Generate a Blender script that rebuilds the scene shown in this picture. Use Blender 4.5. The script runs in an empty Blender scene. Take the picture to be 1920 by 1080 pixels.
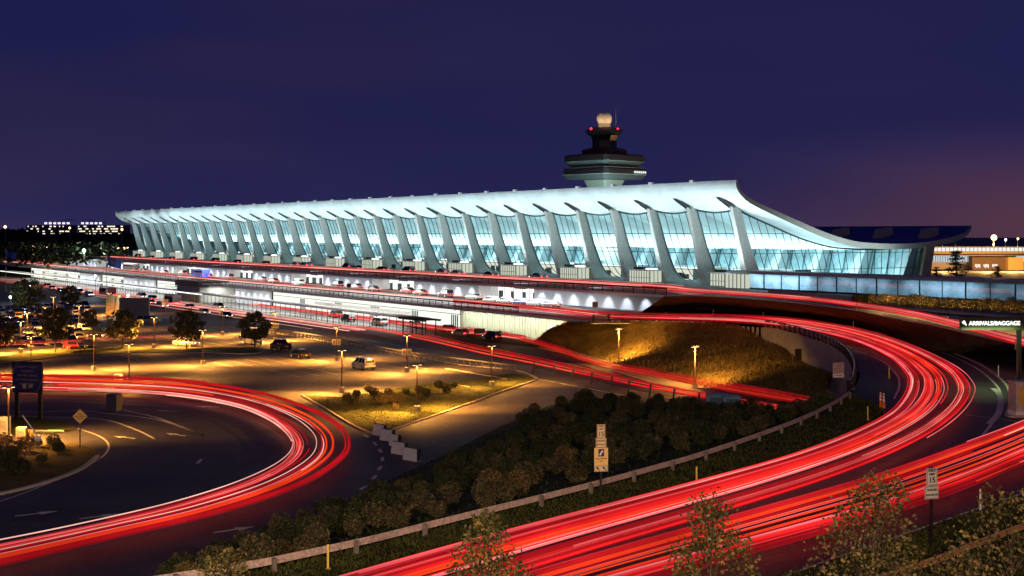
import bpy, math, random
from mathutils import Vector, Matrix
random.seed(11)
R = random.random
U = random.uniform
sc = bpy.context.scene
COL = sc.collection
# ---------------------------------------------------------------- frames of reference
F = 2400.0; HX, HY = 960.0, 438.0; CAMZ = 20.0
PHI = math.atan(1555.0 / 2400.0); SN, CN = math.sin(PHI), math.cos(PHI)
def W(x, y, z=0.0):
    Y = (CAMZ - z) * F / (y - HY)
    return Vector(((x - HX) / F * Y, Y, z))
def WY(x, y, Y):
    return Vector(((x - HX) / F * Y, Y, CAMZ - (y - HY) * Y / F))
def BF(a, D, z=0.0):                       # a along the terminal (to the far left), D away from the camera
    return Vector((CN * D - SN * a, SN * D + CN * a, z))
ANG = math.atan2(CN, -SN)                  # heading of the +a direction
def pix(p):
    return (HX + F * p.x / p.y, HY + F * (CAMZ - p.z) / p.y)
# ---------------------------------------------------------------- materials
MATS = {}
def nodes(name):
    m = bpy.data.materials.new(name); m.use_nodes = True
    nt = m.node_tree; nt.nodes.clear()
    out = nt.nodes.new('ShaderNodeOutputMaterial')
    return m, nt, out
def mat(name, col, rough=0.7, metal=0.0, var=0.25, scale=3.0, bump=0.0, spec=0.5, col2=None, scale2=None, coat=0.0):
    if name in MATS: return MATS[name]
    m, nt, out = nodes(name)
    b = nt.nodes.new('ShaderNodeBsdfPrincipled')
    b.inputs['Roughness'].default_value = rough; b.inputs['Metallic'].default_value = metal
    b.inputs['Specular IOR Level'].default_value = spec
    b.inputs['Coat Weight'].default_value = coat
    nt.links.new(b.outputs[0], out.inputs[0])
    tc = nt.nodes.new('ShaderNodeTexCoord')
    nz = nt.nodes.new('ShaderNodeTexNoise'); nz.inputs['Scale'].default_value = scale
    nz.inputs['Detail'].default_value = 6; nz.inputs['Roughness'].default_value = 0.65
    nt.links.new(tc.outputs['Object'], nz.inputs['Vector'])
    rp = nt.nodes.new('ShaderNodeValToRGB')
    e = rp.color_ramp.elements
    e[0].position = 0.32; e[1].position = 0.68
    c2 = col2 or tuple(min(1, c * (1 + var)) for c in col)
    e[0].color = tuple(c * (1 - var) for c in col) + (1,)
    e[1].color = tuple(c2) + (1,)
    nt.links.new(nz.outputs['Fac'], rp.inputs[0])
    last = rp.outputs[0]
    if scale2:
        n2 = nt.nodes.new('ShaderNodeTexNoise'); n2.inputs['Scale'].default_value = scale2; n2.inputs['Detail'].default_value = 4
        nt.links.new(tc.outputs['Object'], n2.inputs['Vector'])
        r2 = nt.nodes.new('ShaderNodeMapRange'); r2.inputs[1].default_value = .3; r2.inputs[2].default_value = .7
        r2.inputs[3].default_value = .6; r2.inputs[4].default_value = 1.35
        nt.links.new(n2.outputs['Fac'], r2.inputs[0])
        if name in ('roof_soffit', 'column_concrete'): r2.inputs[3].default_value = .88; r2.inputs[4].default_value = 1.08
        mx = nt.nodes.new('ShaderNodeVectorMath'); mx.operation = 'SCALE'
        nt.links.new(last, mx.inputs[0]); nt.links.new(r2.outputs[0], mx.inputs['Scale'])
        last = mx.outputs[0]
    nt.links.new(last, b.inputs['Base Color'])
    if bump:
        bp = nt.nodes.new('ShaderNodeBump'); bp.inputs['Strength'].default_value = bump; bp.inputs['Distance'].default_value = .05
        nt.links.new(nz.outputs['Fac'], bp.inputs['Height']); nt.links.new(bp.outputs[0], b.inputs['Normal'])
    MATS[name] = m
    return m
def emi(name, col, st=1.0, mis=False):
    if name in MATS: return MATS[name]
    m, nt, out = nodes(name)
    e = nt.nodes.new('ShaderNodeEmission'); e.inputs[0].default_value = tuple(col) + (1,); e.inputs[1].default_value = st
    nt.links.new(e.outputs[0], out.inputs[0])
    if not mis: m.cycles.emission_sampling = 'NONE'
    MATS[name] = m
    return m
def trailmat(name, col, st, alpha, glow=1.0):
    m, nt, out = nodes(name)
    e = nt.nodes.new('ShaderNodeEmission'); e.inputs[0].default_value = tuple(col) + (1,)
    tc = nt.nodes.new('ShaderNodeTexCoord'); nz = nt.nodes.new('ShaderNodeTexNoise'); nz.inputs['Scale'].default_value = .12
    nt.links.new(tc.outputs['Object'], nz.inputs['Vector'])
    r = nt.nodes.new('ShaderNodeMapRange'); r.inputs[1].default_value = .3; r.inputs[2].default_value = .7
    r.inputs[3].default_value = st * .65; r.inputs[4].default_value = st * 1.25
    nt.links.new(nz.outputs['Fac'], r.inputs[0]); nt.links.new(r.outputs[0], e.inputs[1])
    if alpha < 1:
        t = nt.nodes.new('ShaderNodeBsdfTransparent'); mx = nt.nodes.new('ShaderNodeMixShader'); mx.inputs[0].default_value = alpha
        nt.links.new(t.outputs[0], mx.inputs[1]); nt.links.new(e.outputs[0], mx.inputs[2]); nt.links.new(mx.outputs[0], out.inputs[0])
    else:
        nt.links.new(e.outputs[0], out.inputs[0])
    m.cycles.emission_sampling = 'NONE'
    return m
def glassmat(name, tint, refl=0.08, rough=0.02):
    m, nt, out = nodes(name)
    t = nt.nodes.new('ShaderNodeBsdfTransparent'); t.inputs[0].default_value = tuple(tint) + (1,)
    g = nt.nodes.new('ShaderNodeBsdfGlossy'); g.inputs['Roughness'].default_value = rough
    lw = nt.nodes.new('ShaderNodeLayerWeight'); lw.inputs[0].default_value = .25
    mr = nt.nodes.new('ShaderNodeMapRange'); mr.inputs[3].default_value = refl; mr.inputs[4].default_value = refl * 5
    nt.links.new(lw.outputs['Fresnel'], mr.inputs[0])
    mx = nt.nodes.new('ShaderNodeMixShader')
    nt.links.new(mr.outputs[0], mx.inputs[0])
    nt.links.new(t.outputs[0], mx.inputs[1]); nt.links.new(g.outputs[0], mx.inputs[2]); nt.links.new(mx.outputs[0], out.inputs[0])
    MATS[name] = m
    return m
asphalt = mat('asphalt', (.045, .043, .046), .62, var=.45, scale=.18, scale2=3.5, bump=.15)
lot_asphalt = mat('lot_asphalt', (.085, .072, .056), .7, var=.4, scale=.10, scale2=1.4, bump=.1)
grass_m = mat('grass', (.055, .06, .016), .95, var=.5, scale=.9, bump=.6, spec=.1, scale2=12)
drygrass = mat('dry_grass', (.12, .095, .032), .95, var=.4, scale=.25, bump=.6, spec=.1, scale2=9)
darkgrass = mat('dark_grass', (.030, .042, .014), .95, var=.5, scale=.5, bump=.6, spec=.1, scale2=10)
concrete = mat('concrete', (.34, .35, .33), .8, var=.12, scale=.4, scale2=6)
colconc = mat('column_concrete', (.46, .50, .48), .75, var=.10, scale=.22, scale2=1.6)
whitep = mat('white_paint', (.78, .80, .80), .5, var=.04)
soffm = mat('roof_soffit', (.64, .76, .79), .6, var=.07, scale=.06, scale2=.35)
roofm = mat('roof_membrane', (.045, .06, .30), .6, var=.12, scale=.1)
fascia = mat('roof_edge', (.40, .36, .32), .8, var=.1, scale=.5)
bronze = mat('dark_bronze', (.03, .025, .025), .45, metal=.3, var=.2)
teal = mat('teal_frame', (.02, .06, .07), .4, metal=.3, var=.2)
black = mat('black_paint', (.012, .012, .014), .4, var=.2)
steel = mat('galvanised', (.38, .37, .36), .45, metal=.5, var=.2)
woodrail = mat('weathered_rail', (.42, .33, .24), .6, var=.2, scale=2)
linep = mat('line_paint', (.55, .54, .50), .8, var=.2, scale=3, scale2=20)
yellowp = mat('yellow_paint', (.62, .46, .06), .6, var=.1)
darkm = mat('recess_shade', (.015, .017, .02), .9, var=.1)
leaf = mat('leaf', (.045, .055, .018), .6, var=.5, scale=1.2, spec=.25)
leafy = mat('leaf_autumn', (.16, .125, .035), .6, var=.5, scale=1.2, spec=.25)
leafd = mat('leaf_dark', (.030, .042, .016), .7, var=.5, scale=1.2, spec=.2)
leafb = mat('leaf_brown', (.12, .085, .045), .7, var=.45, scale=1.4, spec=.2)
pinkf = mat('blossom', (.40, .22, .17), .7, var=.4, scale=6)
bark = mat('bark', (.07, .05, .035), .9, var=.3, scale=4)
glass = glassmat('glazing', (.84, .96, .98), .015, .12)
cglass = mat('car_glass', (.01, .012, .015), .08, var=0, spec=.8)
# ---------------------------------------------------------------- mesh builder
class MB:
    def __init__(s): s.v = []; s.f = []; s.m = []
    def face(s, pts, mi=0):
        n = len(s.v); s.v += [tuple(p) for p in pts]; s.f.append(list(range(n, n + len(pts)))); s.m.append(mi)
    def loft(s, loops, mi=0, cap=True, closed=True):
        n = len(s.v); k = len(loops[0])
        for l in loops: s.v += [tuple(p) for p in l]
        for i in range(len(loops) - 1):
            for j in range(k if closed else k - 1):
                a = n + i * k + j; b = n + i * k + (j + 1) % k
                s.f.append([a, b, b + k, a + k]); s.m.append(mi)
        if cap:
            s.f.append([n + j for j in range(k)][::-1]); s.m.append(mi)
            s.f.append([n + (len(loops) - 1) * k + j for j in range(k)]); s.m.append(mi)
    def box(s, c, d, rz=0.0, mi=0, M=None):
        x, y, z = d[0] / 2, d[1] / 2, d[2] / 2
        cr, sr = math.cos(rz), math.sin(rz)
        def t(px, py, pz):
            if M: 
                q = M @ Vector((px, py, pz)); return (c[0] + q.x, c[1] + q.y, c[2] + q.z)
            return (c[0] + px * cr - py * sr, c[1] + px * sr + py * cr, c[2] + pz)
        s.loft([[t(-x, -y, -z), t(x, -y, -z), t(x, y, -z), t(-x, y, -z)], [t(-x, -y, z), t(x, -y, z), t(x, y, z), t(-x, y, z)]], mi)
    def tube(s, pts, r, n=6, mi=0, rv=None, cap=True):
        loops = []
        L = len(pts)
        for i, p in enumerate(pts):
            p = Vector(p)
            d = Vector(pts[min(i + 1, L - 1)]) - Vector(pts[max(i - 1, 0)])
            if d.length < 1e-6: d = Vector((0, 0, 1))
            d.normalize()
            up = Vector((0, 0, 1)) if abs(d.z) < .95 else Vector((1, 0, 0))
            sd = d.cross(up).normalized(); u2 = sd.cross(d).normalized()
            rr = r[i] if isinstance(r, (list, tuple)) else r
            rw = rr if rv is None else rv
            loops.append([p + sd * math.cos(2 * math.pi * k / n) * rr + u2 * math.sin(2 * math.pi * k / n) * rw for k in range(n)])
        s.loft(loops, mi, cap)
    def cyl(s, c, r, h, n=12, mi=0, r2=None, axis='z'):
        r2 = r if r2 is None else r2
        def pt(k, rr, t):
            a = 2 * math.pi * k / n
            if axis == 'z': return (c[0] + rr * math.cos(a), c[1] + rr * math.sin(a), c[2] + t)
            if axis == 'y': return (c[0] + rr * math.cos(a), c[1] + t, c[2] + rr * math.sin(a))
            return (c[0] + t, c[1] + rr * math.cos(a), c[2] + rr * math.sin(a))
        s.loft([[pt(k, r, 0) for k in range(n)], [pt(k, r2, h) for k in range(n)]], mi)
    def sphere(s, c, r, n=12, m=8, mi=0):
        loops = []
        for i in range(m + 1):
            t = -math.pi / 2 + math.pi * i / m
            rr = max(r * math.cos(t), 1e-3)
            loops.append([(c[0] + rr * math.cos(2 * math.pi * k / n), c[1] + rr * math.sin(2 * math.pi * k / n), c[2] + r * math.sin(t)) for k in range(n)])
        s.loft(loops, mi)
    def build(s, name, mats, parent=None, shift=True, smooth=False, bevel=0):
        if not isinstance(mats, (list, tuple)): mats = [mats]
        off = Vector((0, 0, 0))
        if parent is None and shift:
            xs = [v[0] for v in s.v]; ys = [v[1] for v in s.v]; zs = [v[2] for v in s.v]
            off = Vector(((min(xs) + max(xs)) / 2, (min(ys) + max(ys)) / 2, min(zs)))
        me = bpy.data.meshes.new(name)
        me.from_pydata([(v[0] - off.x, v[1] - off.y, v[2] - off.z) for v in s.v], [], s.f)
        for m in mats: me.materials.append(m)
        me.polygons.foreach_set('material_index', s.m)
        if smooth: me.polygons.foreach_set('use_smooth', [True] * len(s.f))
        me.update()
        o = bpy.data.objects.new(name, me); COL.objects.link(o)
        o.location = off
        if parent: o.parent = parent
        if bevel:
            b = o.modifiers.new('b', 'BEVEL'); b.width = bevel; b.segments = 1
        return o
def tag(o, label, cat, group=None):
    o['label'] = label; o['category'] = cat
    if group: o['group'] = group
    return o
def structure(o): o['kind'] = 'structure'; return o
def stuff(o): o['kind'] = 'stuff'; return o
def thing(name, label, cat, loc=(0, 0, 0), rz=0, group=None):
    o = bpy.data.objects.new(name, None); COL.objects.link(o); o.empty_display_size = .2
    o.location = loc; o.rotation_euler = (0, 0, rz)
    return tag(o, label, cat, group)
KIDS = {}
def copy_tree(o, loc, rz=None, label=None, group=None, scale=None):
    def cp(s, par):
        c = s.copy(); COL.objects.link(c)
        if par: c.parent = par
        for ch in s.children: cp(ch, c)
        return c
    r = cp(o, None); r.location = loc
    if rz is not None: r.rotation_euler = (0, 0, rz)
    if scale: r.scale = (scale, scale, scale) if not isinstance(scale, tuple) else scale
    if label: r['label'] = label
    if group: r['group'] = group
    return r
def poly(name, pts, m, parent=None):
    import bmesh
    bm = bmesh.new()
    vs = [bm.verts.new(p) for p in pts]
    f = bm.faces.new(vs)
    f.normal_update()
    if f.normal.z < 0: f.normal_flip()
    bmesh.ops.triangulate(bm, faces=[f], ngon_method='EAR_CLIP')
    me = bpy.data.meshes.new(name); bm.to_mesh(me); bm.free(); me.materials.append(m)
    o = bpy.data.objects.new(name, me); COL.objects.link(o)
    if parent: o.parent = parent
    return o
def cat(pts, n=10):
    """catmull-rom through points"""
    P = [Vector(p) for p in pts]; out = []
    for i in range(len(P) - 1):
        p0 = P[i - 1] if i else P[0] * 2 - P[1]; p1 = P[i]; p2 = P[i + 1]; p3 = P[i + 2] if i + 2 < len(P) else P[-1] * 2 - P[-2]
        for k in range(n):
            t = k / n
            out.append(.5 * ((2 * p1) + (p2 - p0) * t + (2 * p0 - 5 * p1 + 4 * p2 - p3) * t * t + (3 * p1 - p0 - 3 * p2 + p3) * t ** 3))
    out.append(P[-1])
    return out
def resample(pts, n):
    L = [0]
    for a, b in zip(pts, pts[1:]): L.append(L[-1] + (b - a).length)
    out = []; j = 0
    for i in range(n):
        t = L[-1] * i / (n - 1)
        while j < len(L) - 2 and L[j + 1] < t: j += 1
        s = (t - L[j]) / max(L[j + 1] - L[j], 1e-9)
        out.append(pts[j].lerp(pts[j + 1], min(max(s, 0), 1)))
    return out
def strip(name, A, B, m, n=None):
    """ruled sheet between two polylines"""
    mb = MB(); k = max(len(A), len(B)) if n is None else n
    a = resample([Vector(p) for p in A], k) if n else A; b = resample([Vector(p) for p in B], k) if n else B
    for i in range(k - 1): mb.face([a[i], a[i + 1], b[i + 1], b[i]])
    return mb.build(name, m, shift=False)
def ribbon(mb, pts, w, dz=0.0, mi=0):
    for i in range(len(pts) - 1):
        a, b = Vector(pts[i]), Vector(pts[i + 1]); d = (b - a); d.z = 0
        if d.length < 1e-5: continue
        def nrm(i):
            q = Vector(pts[min(i + 1, len(pts) - 1)]) - Vector(pts[max(i - 1, 0)]); q.z = 0; q.normalize(); return Vector((-q.y, q.x, 0)) * w / 2
        n1, n2 = nrm(i), nrm(i + 1); z = Vector((0, 0, dz))
        mb.face([a - n1 + z, b - n2 + z, b + n2 + z, a + n1 + z], mi)
def text(s, size, m, parent, loc, rot, ext=0.01, name='lettering', align='CENTER'):
    cu = bpy.data.curves.new('t', 'FONT'); cu.body = s; cu.size = size; cu.extrude = ext; cu.align_x = align; cu.align_y = 'CENTER'
    cu.offset = size * .012
    to = bpy.data.objects.new('t', cu); COL.objects.link(to)
    bpy.context.view_layer.update()
    me = bpy.data.meshes.new_from_object(to.evaluated_get(bpy.context.evaluated_depsgraph_get()))
    bpy.data.objects.remove(to)
    me.materials.clear(); me.materials.append(m)
    o = bpy.data.objects.new(name, me); COL.objects.link(o); o.parent = parent; o.location = loc; o.rotation_euler = rot
    return o
def light(kind, loc, energy, col, rot=(0, 0, 0), **k):
    l = bpy.data.lights.new('lamp_light', kind); l.energy = energy; l.color = col
    for a, b in k.items(): setattr(l, a, b)
    o = bpy.data.objects.new('lamp_light', l); COL.objects.link(o); o.location = loc; o.rotation_euler = rot
    return o
def aim(o, d):
    o.rotation_euler = Vector(d).to_track_quat('-Z', 'Y').to_euler()
# ---------------------------------------------------------------- camera, sky
cd = bpy.data.cameras.new('camera'); cam = bpy.data.objects.new('camera', cd); COL.objects.link(cam)
cam.location = (0, 0, CAMZ); cam.rotation_euler = (math.pi / 2, 0, 0)
cd.sensor_width = 36; cd.lens = 36 * F / 1920; cd.shift_y = -(540 - HY) / 1920; cd.clip_end = 9000; cd.clip_start = .5
sc.camera = cam
w = bpy.data.worlds.new('World'); sc.world = w; w.use_nodes = True
nt = w.node_tree; nt.nodes.clear()
out = nt.nodes.new('ShaderNodeOutputWorld'); bg = nt.nodes.new('ShaderNodeBackground'); bg2 = nt.nodes.new('ShaderNodeBackground')
sky = nt.nodes.new('ShaderNodeTexSky'); sky.sky_type = 'NISHITA'; sky.sun_disc = False
sky.sun_elevation = math.radians(-4); sky.sun_rotation = math.radians(70)
bg2.inputs[1].default_value = .01; nt.links.new(sky.outputs[0], bg2.inputs[0])
tc = nt.nodes.new('ShaderNodeTexCoord'); sp = nt.nodes.new('ShaderNodeSeparateXYZ'); nt.links.new(tc.outputs['Generated'], sp.inputs[0])
rp = nt.nodes.new('ShaderNodeValToRGB'); nt.links.new(sp.outputs['Z'], rp.inputs[0])
el = rp.color_ramp.elements
el[0].position = 0.0; el[0].color = (.034, .027, .088, 1)
el[1].position = .6; el[1].color = (.010, .010, .055, 1)
for p, c in ((.03, (.023, .020, .080)), (.08, (.016, .015, .070)), (.18, (.014, .013, .066))):
    e = el.new(p); e.color = c + (1,)
# city glow low on the right
at = nt.nodes.new('ShaderNodeMapRange'); at.interpolation_type = 'SMOOTHSTEP'; at.inputs[1].default_value = .08; at.inputs[2].default_value = .42
nt.links.new(sp.outputs['X'], at.inputs[0])
gl = nt.nodes.new('ShaderNodeMapRange'); gl.interpolation_type = 'SMOOTHERSTEP'; gl.inputs[1].default_value = .16; gl.inputs[2].default_value = -.01
gl.inputs[3].default_value = 0; gl.inputs[4].default_value = 1
nt.links.new(sp.outputs['Z'], gl.inputs[0])
pw = nt.nodes.new('ShaderNodeMath'); pw.operation = 'POWER'; pw.inputs[1].default_value = 3.4; nt.links.new(gl.outputs[0], pw.inputs[0])
nz = nt.nodes.new('ShaderNodeTexNoise'); nz.inputs['Scale'].default_value = 2.2; nz.inputs['Detail'].default_value = 2
mp = nt.nodes.new('ShaderNodeMapping'); mp.inputs['Scale'].default_value = (1, 1, 5); nt.links.new(tc.outputs['Generated'], mp.inputs[0]); nt.links.new(mp.outputs[0], nz.inputs['Vector'])
m1 = nt.nodes.new('ShaderNodeMath'); m1.operation = 'MULTIPLY'; nt.links.new(pw.outputs[0], m1.inputs[0]); nt.links.new(at.outputs[0], m1.inputs[1])
mx = nt.nodes.new('ShaderNodeMix'); mx.data_type = 'RGBA'; nt.links.new(m1.outputs[0], mx.inputs[0]); nt.links.new(rp.outputs[0], mx.inputs[6]); mx.inputs[7].default_value = (.095, .036, .056, 1)
nr = nt.nodes.new('ShaderNodeMapRange'); nr.inputs[3].default_value = .88; nr.inputs[4].default_value = 1.14; nr.inputs[1].default_value = .3; nr.inputs[2].default_value = .7; nt.links.new(nz.outputs[0], nr.inputs[0])
tn = nt.nodes.new('ShaderNodeMapRange'); tn.inputs[1].default_value = .42; tn.inputs[2].default_value = .62; tn.interpolation_type = 'SMOOTHSTEP'; nt.links.new(nz.outputs[0], tn.inputs[0])
tx = nt.nodes.new('ShaderNodeMapRange'); tx.inputs[1].default_value = -.4; tx.inputs[2].default_value = .45; tx.inputs[3].default_value = .95; tx.inputs[4].default_value = .15; nt.links.new(sp.outputs['X'], tx.inputs[0])
tm_ = nt.nodes.new('ShaderNodeMath'); tm_.operation = 'MULTIPLY'; nt.links.new(tn.outputs[0], tm_.inputs[0]); nt.links.new(tx.outputs[0], tm_.inputs[1])
vt = nt.nodes.new('ShaderNodeMix'); vt.data_type = 'RGBA'; vt.inputs[6].default_value = (.82, .94, 1.04, 1); vt.inputs[7].default_value = (1.25, 1.04, .84, 1); nt.links.new(tm_.outputs[0], vt.inputs[0])
vm = nt.nodes.new('ShaderNodeMix'); vm.data_type = 'RGBA'; vm.blend_type = 'MULTIPLY'; vm.inputs[0].default_value = 1; nt.links.new(mx.outputs[2], vm.inputs[6]); nt.links.new(vt.outputs[2], vm.inputs[7])
nt.links.new(vm.outputs[2], bg.inputs[0]); nt.links.new(nr.outputs[0], bg.inputs[1])
ad = nt.nodes.new('ShaderNodeAddShader'); nt.links.new(bg.outputs[0], ad.inputs[0]); nt.links.new(bg2.outputs[0], ad.inputs[1]); nt.links.new(ad.outputs[0], out.inputs[0])
su = light('SUN', (0, 0, 60), .04, (.6, .6, 1.0), angle=math.radians(20)); aim(su, (-.9, -.2, -.35))
sc.view_settings.view_transform = 'Standard'; sc.view_settings.look = 'None'; sc.view_settings.gamma = 1; sc.view_settings.exposure = 0
cy = sc.cycles; cy.use_denoising = True; cy.max_bounces = 5; cy.diffuse_bounces = 2; cy.glossy_bounces = 3; cy.transparent_max_bounces = 24
cy.caustics_reflective = False; cy.caustics_refractive = False; cy.sample_clamp_indirect = 4; cy.use_light_tree = True
# ================================================================ ground, roads
gz = MB(); gz.face([(-4000, -60, -.02), (4000, -60, -.02), (4000, 6000, -.02), (-4000, 6000, -.02)])
structure(gz.build('ground', darkgrass, shift=False))
lot = [(-900, 560), (-300, 512), (0, 522), (300, 560), (480, 590), (640, 612), (800, 632), (960, 662), (1100, 690), (1330, 736), (1480, 757), (1600, 790), (1600, 820), (1300, 790),
       (1100, 900), (900, 1000), (600, 1060), (300, 1130), (0, 1250), (-900, 1300)]
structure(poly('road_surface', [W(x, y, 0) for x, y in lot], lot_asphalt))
structure(poly('loop_road', [W(x, y, .006) for x, y in [(-300, 700), (100, 704), (250, 708), (380, 718), (500, 740), (590, 768), (650, 792), (730, 822), (790, 850), (740, 905), (640, 960), (500, 1010), (300, 1080), (0, 1180), (-300, 1240)]], asphalt))
structure(poly('lower_road', [W(x, y, .006) for x, y in [(470, 612), (620, 630), (780, 655), (900, 676), (1040, 702), (1250, 745), (1400, 772), (1560, 800), (1580, 765), (1430, 740), (1260, 702), (1120, 676), (1010, 652), (900, 640), (700, 600), (480, 568), (200, 535), (-200, 500), (-500, 530), (0, 560)]], asphalt))
B = lambda pts, z: [W(x, y, z) for x, y in pts]
TOP = [(1592, 735), (1540, 775), (1440, 812), (1320, 858), (1200, 893), (1060, 930), (920, 965), (780, 1000), (620, 1040), (450, 1078), (270, 1120), (60, 1170)]
BOT = [(1560, 765), (1480, 775), (1380, 770), (1250, 757), (1080, 748), (950, 795), (850, 845), (730, 900), (600, 965), (430, 1045), (280, 1110), (90, 1190)]
ZT = 5.8
topw = cat(B(TOP, ZT), 5); botw = cat(B(BOT, 0.0), 5)
mb = MB(); NV = 6
random.seed(5)
rows = []
for a, b in zip(topw, botw):
    rows.append([a.lerp(b, v / NV) + Vector((0, 0, (U(-.12, .12) if 0 < v < NV else 0))) for v in range(NV + 1)])
for i in range(len(rows) - 1):
    for j in range(NV): mb.face([rows[i][j], rows[i + 1][j], rows[i + 1][j + 1], rows[i][j + 1]])
structure(mb.build('embankment', darkgrass, shift=False, smooth=True))
# ramp / mid level sheet
RAMP = [(1113, 602), (1200, 601), (1300, 603), (1380, 606), (1430, 611), (1480, 622), (1530, 637), (1570, 655), (1592, 675), (1602, 700), (1598, 725)]
rampw = cat(B(RAMP, ZT), 4)
sheet = [BF(900, 125, ZT)] + [BF(190, 125, ZT)] + rampw + topw + [Vector((-30, 12, ZT)), Vector((160, 12, ZT)), Vector((200, 220, ZT)), BF(150, 175, ZT), BF(150, 150, ZT), BF(900, 150, ZT)]
structure(poly('ramp_road', sheet, asphalt))
# slab edge of the mid deck
mb = MB()
e = [BF(900, 125, ZT), BF(190, 125, ZT)] + rampw[:10]
for a, b in zip(e, e[1:]): mb.face([a, b, b - Vector((0, 0, .5)), a - Vector((0, 0, .5))])
mb.face([BF(900, 125, ZT - .5), BF(190, 125, ZT - .5), BF(175, 136, ZT - .5), BF(900, 136, ZT - .5)])
structure(mb.build('middle_deck', mat('deck_concrete', (.72, .72, .70), .7, var=.1), shift=False))
# lower grass slope and retaining wall
wt = [W(1430, 613, ZT), W(1470, 619, ZT), W(1500, 628, ZT), W(1560, 650, ZT), W(1592, 675, ZT), W(1602, 700, ZT), W(1590, 735, ZT)]
wz = [3.9, 3.2, 2.1, 2.3, 3.0, 4.0, 5.0]
low_edge = B([(1000, 641), (1060, 655), (1110, 668), (1170, 688), (1250, 710), (1340, 730), (1430, 750), (1500, 764), (1545, 772)], 0.02)
up_edge = [W(1060, 606, 5.2), W(1113, 604, ZT - .1), W(1200, 603, ZT - .1), W(1300, 605, ZT - .1), W(1380, 609, ZT - .2)] + [Vector((p.x, p.y, z)) for p, z in zip(wt[:4], wz[:4])]
A = resample(cat(up_edge, 6), 40); Bq = resample(cat(low_edge, 6), 40)
mb = MB(); random.seed(3)
g = [[A[i].lerp(Bq[i], v / 8) + Vector((0, 0, (U(-.12, .12) + .5 * math.sin(math.pi * v / 8)) if 0 < v < 8 else 0)) for v in range(9)] for i in range(40)]
for i in range(39):
    for j in range(8): mb.face([g[i][j], g[i][j + 1], g[i + 1][j + 1], g[i + 1][j]])
gslope = g
structure(mb.build('grass_slope', drygrass, shift=False, smooth=True))
mb = MB()
wb = [Vector((p.x, p.y, z)) for p, z in zip(wt, wz)]
pl = B([(1500, 764), (1545, 772), (1570, 770), (1590, 765)], 0.01)
for a, b, c, d in zip(wb[2:], wb[3:], pl + [pl[-1]], pl[1:] + [pl[-1]] * 2): mb.face([a, b, d, c])
structure(mb.build('slope_paving', mat('paving', (.24, .21, .18), .85, var=.2, scale=.6), shift=False))
wall = thing('retaining_wall', 'curved grey concrete retaining wall carrying the ramp above the lower road', 'retaining wall', tuple(wt[3] - Vector((0, 0, ZT))))
o0 = wt[3] - Vector((0, 0, ZT))
mb = MB(); wq = cat(wt, 8)
for a, b in zip(wq, wq[1:]):
    a = a - o0; b = b - o0; n = Vector((-(b - a).y, (b - a).x, 0)).normalized() * .5
    mb.loft([[a + Vector((0, 0, -5.8)), a, a + n, a + n + Vector((0, 0, -5.8))], [b + Vector((0, 0, -5.8)), b, b + n, b + n + Vector((0, 0, -5.8))]])
mb.build('wall', concrete, wall)
mb = MB(); p = W(1494, 655, 3.6); p = wt[2] - o0; mb.box((p.x - .4, p.y - .8, -2.6 + 5.8 - 1.6 + 1.0), (.9, .5, 2.6), .3); mb.build('recess_dark_box', darkm, wall)  # dark box set on the wall to paint a shaded hollow
# berm between ramp and upper road
NE = [(1244, 556, 10.2), (1330, 556, 10.2), (1440, 563, 10.1), (1520, 572, 10.0), (1600, 582, 9.8), (1680, 598, 9.5), (1760, 614, 9.1), (1840, 632, 8.7), (1940, 655, 8.3), (2100, 690, 7.6)]
FE = [(1244, 546, 10.3), (1330, 547, 10.2), (1440, 552, 10.1), (1520, 560, 10.0), (1600, 568, 9.8), (1680, 577, 9.5), (1760, 586, 9.1), (1840, 592, 8.7), (1940, 600, 8.3), (2100, 620, 7.6)]
OUTR = [(1209, 586), (1300, 584), (1440, 590), (1540, 600), (1620, 615), (1700, 640), (1775, 662), (1880, 664), (1960, 664), (2150, 664)]
new = cat([W(*p) for p in NE], 6); few = cat([W(*p) for p in FE], 6); outw = cat(B(OUTR, ZT + .01), 6)
A = resample(new, 50); Bq = resample(outw, 50); mb = MB(); random.seed(4)
g = [[A[i].lerp(Bq[i], v / 6) + Vector((0, 0, U(-.12, .12) if 0 < v < 6 else 0)) for v in range(7)] for i in range(50)]
for i in range(49):
    for j in range(6): mb.face([g[i][j], g[i][j + 1], g[i + 1][j + 1], g[i + 1][j]])
structure(mb.build('berm', mat('berm_grass', (.085, .085, .048), .95, var=.45, scale=.4, bump=.5, scale2=9, spec=.1), shift=False, smooth=True))
structure(strip('upper_road', new, few, asphalt))
few2 = [Vector((p.x + .25, p.y + .3, 10.3)) for p in few]
mb = MB()
for i in range(len(few) - 1): mb.face([few[i], few[i + 1], few2[i + 1], few2[i]])
structure(mb.build('road_bank', concrete, shift=False))
plate = [BF(1500, 150, 10.3), BF(600, 150, 10.3), BF(600, 130, 10.3), BF(156, 130, 10.3), BF(156, 134, 10.3)] + few2 + [Vector((900, 60, 10.3)), Vector((3000, 400, 10.3)), BF(-600, 2600, 10.3), BF(2500, 2600, 10.3)]
structure(poly('terminal_ground', plate, mat('apron', (.12, .115, .11), .75, var=.2, scale=.2)))
# slab of the upper deck
mb = MB(); z1, z0 = 10.29, 9.9
mb.loft([[BF(600, 130, z0), BF(600, 130, z1), BF(600, 149.5, z1), BF(600, 149.5, z0)], [BF(156, 130, z0), BF(156, 130, z1), BF(156, 149.5, z1), BF(156, 149.5, z0)]])
structure(mb.build('upper_deck', mat('deck_concrete', (.5, .5, .48)), shift=False))
# left embankment beyond the decks
structure(strip('far_bank', [BF(600, 150, 10.3), BF(1500, 150, 10.3)], [BF(600, 142, ZT + .02), BF(1500, 142, ZT + .02)], drygrass))
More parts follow.
